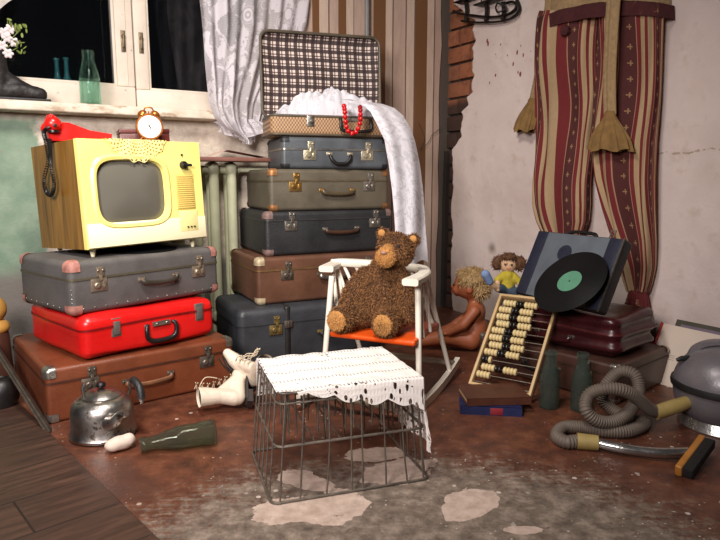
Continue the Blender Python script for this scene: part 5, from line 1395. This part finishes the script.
# two green bottles
p1, p2 = G(551, 410, 0), G(583, 413, 0)
bottle(.218, .037, M_green, 'green glass milk bottle standing on the floor beside the abacus', p1 + Vector((0, .03, 0)), group='two green milk bottles')
bottle(.218, .037, M_green, 'green glass milk bottle standing on the floor next to the hose coil', p2 + Vector((0, .03, 0)), group='two green milk bottles')

# ================================================================== DOLLS
M_skin = mat('doll_skin', (160, 90, 58), .5, 0, .12, 10, .05); M_hair = mat('blond_hair', (146, 116, 74), .7, 0, .3, 40, .6, 90)
d0 = G(471, 348, 0); d0.z = 0
dl = thing('doll', 'naked blond baby doll sitting on the floor against the suitcases', 'doll', d0 + Vector((.0, -.01, 0)), R(-105)); dl.scale = (1.1,) * 3
# faces -y in its own frame (towards the left of the picture)
bd_ = blob('doll_body', [('e', (0, .02, .085), (.062, .052, .085)), ('e', (0, .015, .17), (.066, .045, .06)), ('c', [(0, .01, .21), (0, .0, .25)], [.03, .03]),
    ('e', (0, -.02, .295), (.062, .066, .066)), ('e', (0, -.068, .275), (.042, .026, .034)), ('e', (0, -.090, .285), (.010, .012, .010)), ('e', (.062, -.01, .285), (.009, .016, .02)), ('e', (-.062, -.01, .285), (.009, .016, .02)),
    ('c', [(.07, .015, .19), (.092, -.03, .13), (.085, -.09, .09)], [.026, .023, .018]), ('c', [(-.07, .015, .19), (-.092, -.03, .13), (-.085, -.09, .09)], [.026, .023, .018]),
    ('c', [(.038, .0, .05), (.055, -.11, .06), (.058, -.21, .035), (.06, -.25, .05)], [.046, .038, .028, .024]), ('c', [(-.038, .0, .05), (-.06, -.11, .055), (-.066, -.21, .035), (-.07, -.25, .05)], [.046, .038, .028, .024])] +
    [('c', [(sx * .085, -.09, .09), (sx * (.085 + dx), -.115, .085 + dz)], [.008, .006]) for sx in (1, -1) for dx, dz in ((-.014, 0), (-.005, .003), (.004, .002), (.012, -.002))], M_skin, dl, .0055, 4)
hr = blob('hair', [('e', (0, .004, .318), (.070, .068, .058)), ('e', (0, .035, .285), (.062, .045, .055)), ('e', (.05, -.01, .325), (.03, .05, .03)), ('e', (-.05, -.01, .325), (.03, .05, .03)), ('e', (0, -.05, .345), (.04, .025, .022))], M_hair, dl, .006, 3, .006, 60)
tufts(hr.data, 1600, .018, mat('blond_strands', (182, 150, 102), .6, 0, .2), 'hair_strands', hr, .0012, droop=.6)
for sx in (-1, 1): q = MB(); q.ball((sx * .024, -.082, .297), .007, 8); q.build('eye', M_black, dl)
q = MB(); q.ball((0, -.095, .258), .008, 8, sc=(1.5, .5, .6)); q.build('mouth', mat('doll_lips', (160, 60, 52), .5), dl)
# rag doll on the maroon case
rgp = G(505, 297, MZT); rgp.z = MZT + .0
rg = thing('rag_doll', 'small rag doll in a yellow shirt sitting on the maroon case with legs apart', 'doll', rgp + Vector((.02, .04, .004)), R(-12)); rg.scale = (.9,) * 3
M_rsk = mat('rag_skin', (206, 168, 132), .8, 0, .08, 20, .1); M_yw = mat('yellow_shirt', (172, 154, 42), .85, 0, .2, 30, .3); M_jean = mat('denim', (54, 70, 84), .85, 0, .25, 40, .3); M_shoe = mat('blue_felt', (116, 138, 176), .85, 0, .15, 30); M_rh = mat('brown_yarn', (96, 62, 38), .8, 0, .3, 60, .5, 100)
blob('rag_body', [('e', (0, 0, .155), (.042, .036, .044)), ('c', [(0, 0, .05), (0, 0, .115)], [.032, .022]),
    ('c', [(.03, 0, .10), (.058, -.03, .065), (.066, -.055, .035)], [.014, .013, .014]), ('c', [(-.03, 0, .10), (-.052, -.03, .07), (-.048, -.055, .035)], [.014, .013, .014]),
    ('c', [(.02, -.02, .02), (.075, -.075, .018), (.105, -.10, .02)], [.02, .016, .015]), ('c', [(-.02, -.02, .03), (-.07, -.07, .055), (-.095, -.095, .085)], [.02, .016, .015])], M_rsk, rg, .004, 3)
blob('shirt', [('c', [(0, 0, .045), (0, 0, .095), (0, 0, .115)], [.038, .034, .026]), ('c', [(.02, 0, .10), (.055, -.022, .072)], [.021, .019]), ('c', [(-.02, 0, .10), (-.05, -.022, .075)], [.021, .019])], M_yw, rg, .004, 2, .002, 60)
blob('shorts', [('e', (0, -.005, .03), (.04, .034, .03)), ('c', [(.02, -.02, .022), (.052, -.052, .022)], [.025, .023]), ('c', [(-.02, -.02, .03), (-.045, -.045, .04)], [.025, .023])], M_jean, rg, .004, 2)
for p0_, p1_ in (((.102, -.098, .02), (.125, -.118, .036)), ((-.092, -.092, .080), (-.112, -.110, .118))):
    blob('shoe', [('c', [p0_, p1_], [.021, .022])], M_shoe, rg, .004, 2)
hr = blob('yarn_hair', [('e', (0, .012, .170), (.050, .040, .044)), ('e', (.056, .004, .160), (.028, .024, .036)), ('e', (-.056, .004, .160), (.028, .024, .036)), ('e', (0, -.018, .195), (.036, .022, .014))], M_rh, rg, .004, 2, .005, 90)
tufts(hr.data, 900, .014, M_rh, 'yarn_strands', hr, .0016, droop=.5)
for sx in (-1, 1): q = MB(); q.ball((sx * .015, -.036, .158), .0055, 8); q.build('eye', mat('brown_eye', (52, 30, 22), .3), rg)
q = MB(); q.tube(spline([(-.010, -.036, .140), (0, -.038, .137), (.010, -.036, .140)], 4), .0012, 5); q.build('mouth', M_red, rg)

# ================================================================== VACUUM CLEANER
vc = thing('vacuum_cleaner', 'grey ball shaped vintage vacuum cleaner at the right edge', 'vacuum cleaner', (1.262, 2.06, 0), R(-28))
M_vac = mat('hammered_grey_enamel', (120, 114, 118), .34, .25, .1, 10, .2, 90); M_rub = mat('black_rubber', (26, 24, 25), .55)
VR = .164; VB = .145
q = MB(); q.lathe([(0, .03), (.12, .032), (.148, .06), (.160, .10), (VR, VB)], 48); q.build('lower_shell', M_vac, vc)
q = MB(); q.lathe([(VR * math.cos(a), VB + .138 * math.sin(a)) for a in [PI / 2 * k / 14 for k in range(14)]] + [(0, VB + .138)], 48); q.build('dome', M_vac, vc)
q = MB(); q.lathe([(VR - .004, VB - .012), (VR + .006, VB - .011), (VR + .008, VB), (VR + .006, VB + .010), (VR - .004, VB + .011)], 48); q.build('rubber_belt', M_rub, vc)
q = MB(); q.lathe([(.13, .0), (.138, .0), (.140, .004), (.128, .035), (.118, .036)], 48); q.build('base_ring', mat('polished_aluminium', (190, 186, 182), .28, .9, .1), vc)
q = MB(); sp_ = spline([(-.118, 0, VB + .085), (-.102, 0, VB + .118), (-.06, 0, VB + .142), (0, 0, VB + .149), (.06, 0, VB + .142), (.102, 0, VB + .118), (.118, 0, VB + .085)], 6)
vs = []; fs = []
for i, p in enumerate(sp_):
    t_ = (sp_[min(i+1, len(sp_)-1)] - sp_[max(i-1, 0)]).normalized(); nn = Vector((-t_.z, 0, t_.x))
    f = abs(2 * i / (len(sp_) - 1) - 1); th_ = .008 + .018 * f ** 3
    for dy, dn in ((-.02, -1), (.02, -1), (.02, .6), (.012, 1), (-.012, 1), (-.02, .6)): vs.append(p + Vector((0, dy, 0)) + nn * (th_ * dn if dn < 0 else .008 * dn))
for i in range(len(sp_) - 1):
    for k in range(6): l = (k + 1) % 6; fs.append((i*6+k, i*6+l, (i+1)*6+l, (i+1)*6+k))
fs += [tuple(reversed(range(6))), tuple((len(sp_)-1)*6 + k for k in range(6))]
q.add(vs, fs); q.build('handle', M_vac, vc)
q = MB(); q.tube([(-.115, -.03, VB + .085), (-.14, -.045, VB + .085), (-.155, -.05, VB + .078)], [.010, .009, .006], 10); q.build('switch_lever', M_rub, vc)
q = MB(); q.lathe([(.022, 0), (.022, .006), (.014, .012), (0, .013)], 16, Matrix.Translation((.02, -.03, VB + .140))); q.build('vent_cap', M_rub, vc)
vI = Matrix.LocRotScale(vc.location, vc.rotation_euler, None).inverted()
def vp(u, v, y=None, z=None): return vI @ (V(u, v, y) if y is not None else G(u, v, z))
M_hose = mat('grey_brown_hose', (98, 86, 76), .6, 0, .15, 30, .1); M_cuff = mat('yellowed_cuff', (158, 136, 82), .5, 0, .15, 20)
c_in = vp(688, 402, 2.02); c_out = vp(655, 413, 2.0)
q = MB(); q.tube([c_in, c_in.lerp(c_out, .5), c_out], [.022, .025, .024], 16); q.build('hose_cuff', M_cuff, vc)
HR = .0205
raw = [(657, 412, 2.01, 0), (648, 408, 1.99, 0), (636, 397, 1.97, 0), (622, 390, 1.96, 0), (604, 389, 1.97, 0), (589, 395, 1.985, 0), (586, 410, 1.96, 0), (598, 421, 1.95, 0), (616, 421, 1.96, 0), (632, 408, 1.99, 0), (639, 390, 2.03, 0), (634, 375, 2.06, 0), (620, 372, 2.08, 0), (607, 384, 2.09, 0), (603, 400, 2.10, 0), (616, 412, 2.08, 0), (636, 420, 2.03, 0)]
hp_ = [vp(a, b_, c) for a, b_, c, _ in raw]
hp_ = [Vector((p.x, p.y, max(p.z, HR + .002))) for p in hp_]
flr = [(645, 424, HR), (628, 431, HR), (604, 431, HR), (580, 427, HR), (563, 428, HR), (557, 436, HR), (566, 442, HR), (580, 441, HR)]
hp_ += [vp(a, b_, z=c) for a, b_, c in flr]
cl_ = spline(hp_, 26); q = MB(); acc = 0; rr = []
for i, p in enumerate(cl_):
    if i: acc += (p - cl_[i-1]).length
    rr.append(HR + .0022 * math.sin(acc / .0085 * 2 * PI))
# resample densely so that the ribs show
fine_p = []; fine_r = []; acc = 0; step = .0021; last = cl_[0]; d_acc = 0; total = 0
for i in range(1, len(cl_)):
    a, b_ = cl_[i-1], cl_[i]; L_ = (b_ - a).length; k = 0
    while d_acc <= L_:
        fine_p.append(a.lerp(b_, d_acc / L_ if L_ else 0)); fine_r.append(HR + .0020 * math.sin((total + d_acc) / .0084 * 2 * PI)); d_acc += step
    d_acc -= L_; total += L_
q.tube(fine_p, fine_r, 14); q.build('hose', M_hose, vc, angle=180)
k0 = hp_[-1]; w0 = vp(577, 441, z=.024); w1 = vp(598, 443, z=.024)
q = MB(); q.tube([w0, w1], [.026, .024], 16); q.build('hose_cuff', M_cuff, vc)
q = MB(); pts = spline([w1, vp(625, 449, z=.021), vp(660, 453, z=.022), vp(688, 452.5, z=.030)], 8); q.tube(pts, .0165, 14); q.build('suction_tube', mat('bright_steel_tube', (176, 172, 168), .22, .95, .1), vc)
# floor brush
bp0, bp1 = vp(680, 470, z=.018), vp(702, 441, z=.055)
bdv = (bp1 - bp0); bl_ = bdv.length; bm = (bp0 + bp1) / 2
tdir = (vp(688, 452.5, z=.030) - vp(660, 453, z=.022)).normalized()
xb = bdv.normalized(); zb_ = (tdir - xb * tdir.dot(xb)).normalized(); yb2 = zb_.cross(xb)
Mb = Matrix.Translation(bm) @ Matrix((xb, yb2, zb_)).transposed().to_4x4()
q = MB(); q.rcube(bl_ + .02, .034, .020, .005, 2, c=(0, 0, -.012)); q.xform(Mb); br_ = q.build('brush_head', mat('varnished_brush_wood', (168, 110, 44), .4, 0, .2, 20), vc)
q = MB(); q.rcube(bl_ + .012, .030, .030, .004, 1, c=(0, 0, .006)); q.xform(Mb); q.build('bristles', mat('dark_bristles', (20, 16, 15), .9, 0, .3, 60, .8, 200), br_)
# record sleeves behind the vacuum cleaner
M_slv = mat('cream_sleeve', (214, 196, 180), .7, 0, .08, 5, .1)
def leaning(name, label, cat, uL, vT, off0, off1, Lw, m, tk=.006, spine=None):
    sT, zT = RWp(uL, vT, off1); t = thing(name, label, cat, RW(sT - .015, off0, 0), 0)
    xd_ = DR; top = RW(sT, off1, zT); up_ = (top - t.location); up_ -= xd_ * up_.dot(xd_); h_ = up_.length; up_.normalize(); n_ = xd_.cross(up_)
    rootM(t, Matrix.Translation(RW(sT, off0, 0)) @ Matrix((xd_, up_, n_)).transposed().to_4x4())
    q = MB(); q.rcube(Lw, h_, tk, .0015, 1); sgn = -1 if n_.dot(DL) > 0 else 1
    q.xform(Matrix.Translation((Lw / 2, h_ / 2, 0 if sgn < 0 else -tk))); q.build('cover', m, t, smooth=False)
    return t, h_, (-1 if n_.dot(DL) > 0 else 1)
t, h_, sgn = leaning('picture_book', 'large cream book with a red spine leaning behind the vacuum cleaner', 'book', 663, 323, .20, .085, .32, M_slv, .012)
q = MB(); q.rcube(.006, h_ + .001, .0135, .001, 1); q.xform(Matrix.Translation((.001, h_ / 2, -.0007))); q.build('spine', mat('red_spine', (172, 36, 32), .5), t, smooth=False)
zf = -.0008 if sgn < 0 else .0
q = MB()
def drw(pts, r=.0012): q.tube([Vector((x, y * h_, -.0004 if sgn < 0 else .0004)) for x, y in pts], r, 4)
drw([(.05, .30), (.055, .27), (.065, .25), (.08, .245)], .0022); 
for k in range(3): drw([(.045, .50 - k * .035), (.10, .50 - k * .035)], .0006)
q.build('line_drawing', mat('ink', (84, 66, 62), .8), t)
leaning('record_sleeve', 'dark record sleeve whose edge shows above the cream book', 'record sleeve', 677, 319, .17, .055, .30, mat('dark_sleeve', (70, 66, 52), .6, 0, .2), .004, )
leaning('record_sleeve', 'purple grey record sleeve squeezed between the dark sleeve and the cream book', 'record sleeve', 681, 324, .185, .07, .28, mat('purple_sleeve', (112, 98, 112), .6, 0, .2), .004)

# ================================================================== TROUSERS, SCARF AND SKATE ON THE WALL
def trouser_mat():
    t = NT('striped_ticking'); uv = t.uv(); x, y, z = t.sep(uv)[0:3]
    f = t.math('FRACT', x); cream, mar, dk, ln = srgb(180, 152, 116), srgb(112, 24, 32), srgb(74, 26, 28), srgb(170, 124, 98)
    col = t.ramp(f, [(0, cream), (.16, mar), (.28, ln), (.30, dk), (.55, ln), (.57, mar), (.68, cream), (.84, mar), (.95, cream)], True)
    # small woven crosses down the middle of the dark band
    cx_ = t.math('ABSOLUTE', t.math('SUBTRACT', f, .425)); cy_ = t.math('ABSOLUTE', t.math('SUBTRACT', t.math('FRACT', t.math('MULTIPLY', y, 11)), .5))
    cr_ = t.math('MAXIMUM', t.math('MULTIPLY', t.math('LESS_THAN', cx_, .012), t.math('LESS_THAN', cy_, .17)), t.math('MULTIPLY', t.math('LESS_THAN', cx_, .04), t.math('LESS_THAN', cy_, .04)))
    col = t.mix(t.math('MULTIPLY', cr_, .7), col, srgb(176, 136, 96))
    n = t.noise(60, 3); col = t.mix(t.math('MULTIPLY', n, .25), col, srgb(96, 66, 50))
    return t.done(t.bsdf(col, .9, 0, t.bump(t.noise(220, 2), .3, .002)))
M_tro = trouser_mat(); M_knit = mat('beige_knit', (164, 136, 98), .95, 0, .25, 60, .9, 260); M_frg = mat('ochre_fringe', (134, 102, 58), .9, 0, .3, 30, .4)
tr = thing('striped_trousers', 'wide maroon and cream striped trousers hanging on the plaster wall', 'trousers', RW(1.12, 0, .2), math.atan2(DR.y, DR.x))
tI = Matrix.LocRotScale(tr.location, tr.rotation_euler, None).inverted()
def rl(u, v, off): s_, z_ = RWp(u, v, .06); return tI @ RW(s_, off, z_)
LEG_L = [(12, 543, 604), (20, 541, 603), (60, 538, 600), (100, 536.5, 597), (140, 535.5, 592), (180, 535, 590), (205, 536, 590), (222, 539, 588), (238, 545, 582)]
LEG_R = [(4, 602, 666), (20, 601, 664), (60, 598, 661), (100, 594, 659), (140, 592, 656), (180, 597, 655), (210, 604, 655), (240, 613, 655), (265, 619, 653), (283, 623, 649), (292, 626, 646)]
def leg(tab, seed, nst, cuff=None):
    v0, v1 = tab[0][0], tab[-1][0]; tl = [(a, b_) for a, b_, c in tab]; trr = [(a, c) for a, b_, c in tab]
    def fn(u, v):
        vv = v0 + (v1 - v0) * v; a = 2 * PI * u
        uL, uR = lerp_px(tl, vv), lerp_px(trr, vv)
        fold = math.sin(a * 7 + seed + 2.5 * math.sin(v * 5 + seed)) * (.25 + .75 * v) + .6 * math.sin(a * 12 + v * 7)
        m_ = (uL + uR) / 2; h = (uR - uL) / 2; c, s_ = math.cos(a), math.sin(a); c = math.copysign(abs(c) ** .62, c)
        dep = .052 - .018 * v + .010 * math.sin(v * 9 + seed)
        off = .014 + dep * (1 - s_) if True else 0
        p = rl(m_ + h * c * (1 + .03 * fold), vv + 5 * noise.noise(Vector((u * 3, v * 4, seed))) * (1 if v > .1 else 0), max(.006, off + .010 * fold * (1 if s_ < .2 else .2)))
        return p
    q = MB(); q.grid(fn, 96, 70, uvs=(nst, 1.6)); return q
lg = leg(LEG_L, .4, 5.6).build('leg', M_tro, tr, angle=180, uv=True); rgg = leg(LEG_R, 2.2, 5.8).build('leg', M_tro, tr, angle=180, uv=True)
# gathered frill at the right hem and cuff at the left
def frill(u0a, u1a, v0a, u0b, u1b, v1b, seed):
    def fn(u, v):
        a = 2 * PI * u; uL = u0a + (u0b - u0a) * v; uR = u1a + (u1b - u1a) * v; m_ = (uL + uR) / 2; h = (uR - uL) / 2
        w_ = 1 + .12 * v * math.sin(a * 14 + seed); return rl(m_ + h * math.cos(a) * w_, v0a + (v1b - v0a) * v + 3 * v * math.sin(a * 5), .012 + .045 * (1 - math.sin(a)) * w_ * (.6 + .4 * v))
    q = MB(); q.grid(fn, 110, 14, uvs=(9, .4)); return q
M_frl = mat('maroon_frill', (104, 34, 36), .9, 0, .4, 50, .5, wear=(176, 130, 96), wear_at=.58, wscale=30)
frill(627, 644, 290, 620, 651, 325, 0).build('frill', M_frl, rgg, angle=180, uv=True)
frill(545, 582, 236, 546, 584, 248, 1).build('frill', M_frl, lg, angle=180, uv=True)
# waistband and pom-pom
def band(u, v):
    uu = 541 + (668 - 541) * u; vt = 34 - 15 * u - 6 * math.sin(u * 3); bul = max(0, math.sin(PI * u)) ** .2
    return rl(uu, vt - 14 * (1 - v), .02 + .135 * bul + .006 * math.sin(u * 30))
q = MB(); q.grid(band, 60, 6, uvs=(.2, 1)); M_wb = mat('maroon_band', (72, 26, 28), .9, 0, .3, 40, .4, wear=(164, 116, 88), wear_at=.64, wscale=40); q.build('waistband', M_wb, tr, angle=180)
def yoke(u, v):
    uu = 546 + (664 - 546) * u; vt = 19 - 15 * u - 6 * math.sin(u * 3); bul = max(0, math.sin(PI * u)) ** .2
    return rl(uu, vt - 60 * (1 - v), .015 + .122 * bul + .006 * math.sin(u * 20 + v * 4))
q = MB(); q.grid(yoke, 60, 20); q.build('knitted_top', M_knit, tr, angle=180)
pmp = blob('pompom', [('e', rl(578, 33, .15), (.024, .02, .026))], M_wb, tr, .004, 1, .006, 90)
# knitted scarf with fringed ends thrown over the trousers
sf = thing('knitted_scarf', 'beige knitted scarf with two tasselled ends hanging over the trousers', 'scarf', tr.location.copy(), math.atan2(DR.y, DR.x))
def strap(pts, w, offs, nm):
    c = spline([rl(u, v, o_) for (u, v), o_ in zip(pts, offs)], 10); q = MB(); vs = []; fs = []; n_ = len(c)
    ws = []
    for i, p in enumerate(c):
        f = i / (n_ - 1); t_ = (c[min(i+1, n_-1)] - c[max(i-1, 0)]).normalized(); sd = t_.cross(Vector((0, -1, 0))).normalized(); ww = w[0] + (w[1] - w[0]) * f
        for j in range(9):
            g = -1 + j / 4; vs.append(p + sd * ww * g + Vector((0, -.007 * math.cos(g * PI * 1.5) - .004, 0)))
        for j in range(9): g = 1 - j / 4; vs.append(p + sd * ww * g + Vector((0, .006, 0)))
    for i in range(n_ - 1):
        for j in range(18): l = (j + 1) % 18; fs.append((i*18+j, i*18+l, (i+1)*18+l, (i+1)*18+j))
    q.add(vs, fs); return q.build(nm, M_knit, sf, angle=180)
strap([(560, -40), (556, 0), (549, 40), (541, 75), (533, 103)], (.028, .034), (.10, .10, .085, .07, .055), 'knitted_band')
strap([(634, -45), (633, 0), (628, 40), (624, 80), (623, 116)], (.034, .030), (.18, .19, .175, .16, .15), 'knitted_band')
def tassel(u0, u1, v0, ub0, ub1, v1, off):
    def fn(u, v):
        a = 2 * PI * u; uL = u0 + (ub0 - u0) * v; uR = u1 + (ub1 - u1) * v; m_ = (uL + uR) / 2; h = (uR - uL) / 2; w_ = (1 + .13 * math.sin(a * 10) * min(1, v * 2)) * (.55 + .5 * math.sin(min(1, v * 1.35 + .05) * PI / 2) + (.12 if v < .12 else 0) - .12 * max(0, v - .75) * 3)
        return rl(m_ + h * math.cos(a) * w_, v0 + (v1 - v0) * v + 1.5 * v * math.sin(a * 5 + 1), off - .035 * math.sin(a) * (.5 + .5 * v) * w_)
    q = MB(); q.grid(fn, 120, 16)
    q.build('tassel', M_frg, sf, angle=180)
tassel(527, 540, 98, 514, 536, 131, .055); tassel(617, 629, 112, 602, 645, 151, .15)
# hook rail nail above (out of frame) carries the trousers; old skate beside it
sk = thing('ice_skate', 'old dark clip-on ice skate hanging on the plaster wall beside the trousers', 'ice skate', RW(RWp(488, 14, .04)[0], .0, RWp(488, 14, .04)[1]), math.atan2(DR.y, DR.x))
sI = Matrix.LocRotScale(sk.location, sk.rotation_euler, None).inverted()
def sl_(u, v, off=.03): s_, z_ = RWp(u, v, .03); return sI @ RW(s_, off, z_)
M_irn = mat('dark_iron', (40, 33, 28), .5, .6, .35, 30, .3)
q = MB(); q.tube(spline([sl_(454, 11), sl_(460, 13.5), sl_(474, 15.5), sl_(490, 17), sl_(505, 15.5), sl_(514, 11), sl_(517, 5), sl_(513, 2), sl_(507, 3)], 8), .014, 8, flat=.5)
q.tube(spline([sl_(462, 21), sl_(478, 22.5), sl_(500, 21.5), sl_(514, 17), sl_(519, 9), sl_(517, 0)], 8), .013, 8, flat=.5); q.build('runner', M_irn, sk)
for u in (466, 486, 503): q = MB(); q.tube([sl_(u, 21), sl_(u + 1, 10), sl_(u + 2, 2, .045)], .012, 8); q.build('post', M_irn, sk)
q = MB()
for u0, u1 in ((460, 476), (480, 512)):
    a, b_ = sl_(u0, 1, .045), sl_(u1, 2, .045); q.rcube((b_ - a).length, .07, .008, .003, 1, c=((a + b_) / 2)[:]) 
q.build('foot_plate', M_irn, sk)
q = MB(); q.tube([sl_(484, 2, .05), sl_(483, -14, .03), sl_(484, -30, .005)], .004, 6); q.tube(spline([sl_(497, 8, .04), sl_(502, 13, .06), sl_(508, 8, .04), sl_(502, 4, .06), sl_(497, 8, .04)], 5), .005, 6); q.build('strap', M_blackl, sk)
# ================================================================== CAMERA AND LIGHT
cd = bpy.data.cameras.new('camera'); cam = bpy.data.objects.new('camera', cd); COL.objects.link(cam)
cd.sensor_width = 36; cd.lens = FPX / 720 * 36; cam.location = CAM; cam.rotation_euler = (PI / 2 - PITCH, 0, 0); cd.clip_start = .05
SC.camera = cam
def area(name, loc, target, size, power, col=(1, 1, 1), spread=180, sizey=None):
    l = bpy.data.lights.new(name, 'AREA'); l.energy = power; l.color = col; l.size = size; l.spread = R(spread)
    if sizey: l.shape = 'RECTANGLE'; l.size_y = sizey
    o = bpy.data.objects.new(name, l); COL.objects.link(o); o.location = loc
    o.rotation_euler = (Vector(target) - Vector(loc)).to_track_quat('-Z', 'Y').to_euler(); return o
area('key_lamp', (-.45, 1.3, 2.45), (-.65, 2.7, .5), .5, 30, (1, .94, .87), 120)
area('fill_lamp', (-.85, -.2, 1.6), (-.75, 2.7, .65), .7, 39, (1, .92, .90), 110)
w = bpy.data.worlds.new('World'); SC.world = w; w.use_nodes = True
w.node_tree.nodes['Background'].inputs[0].default_value = (.9, .9, 1, 1); w.node_tree.nodes['Background'].inputs[1].default_value = .035
SC.view_settings.view_transform = 'Standard'; SC.view_settings.look = 'None'; SC.view_settings.gamma = 1; SC.view_settings.exposure = 0.0
SC.view_settings.use_curve_mapping = False
try:
    SC.cycles.use_denoising = True; SC.cycles.max_bounces = 8; SC.cycles.transparent_max_bounces = 24
    SC.cycles.caustics_refractive = False; SC.cycles.caustics_reflective = False
except Exception: pass
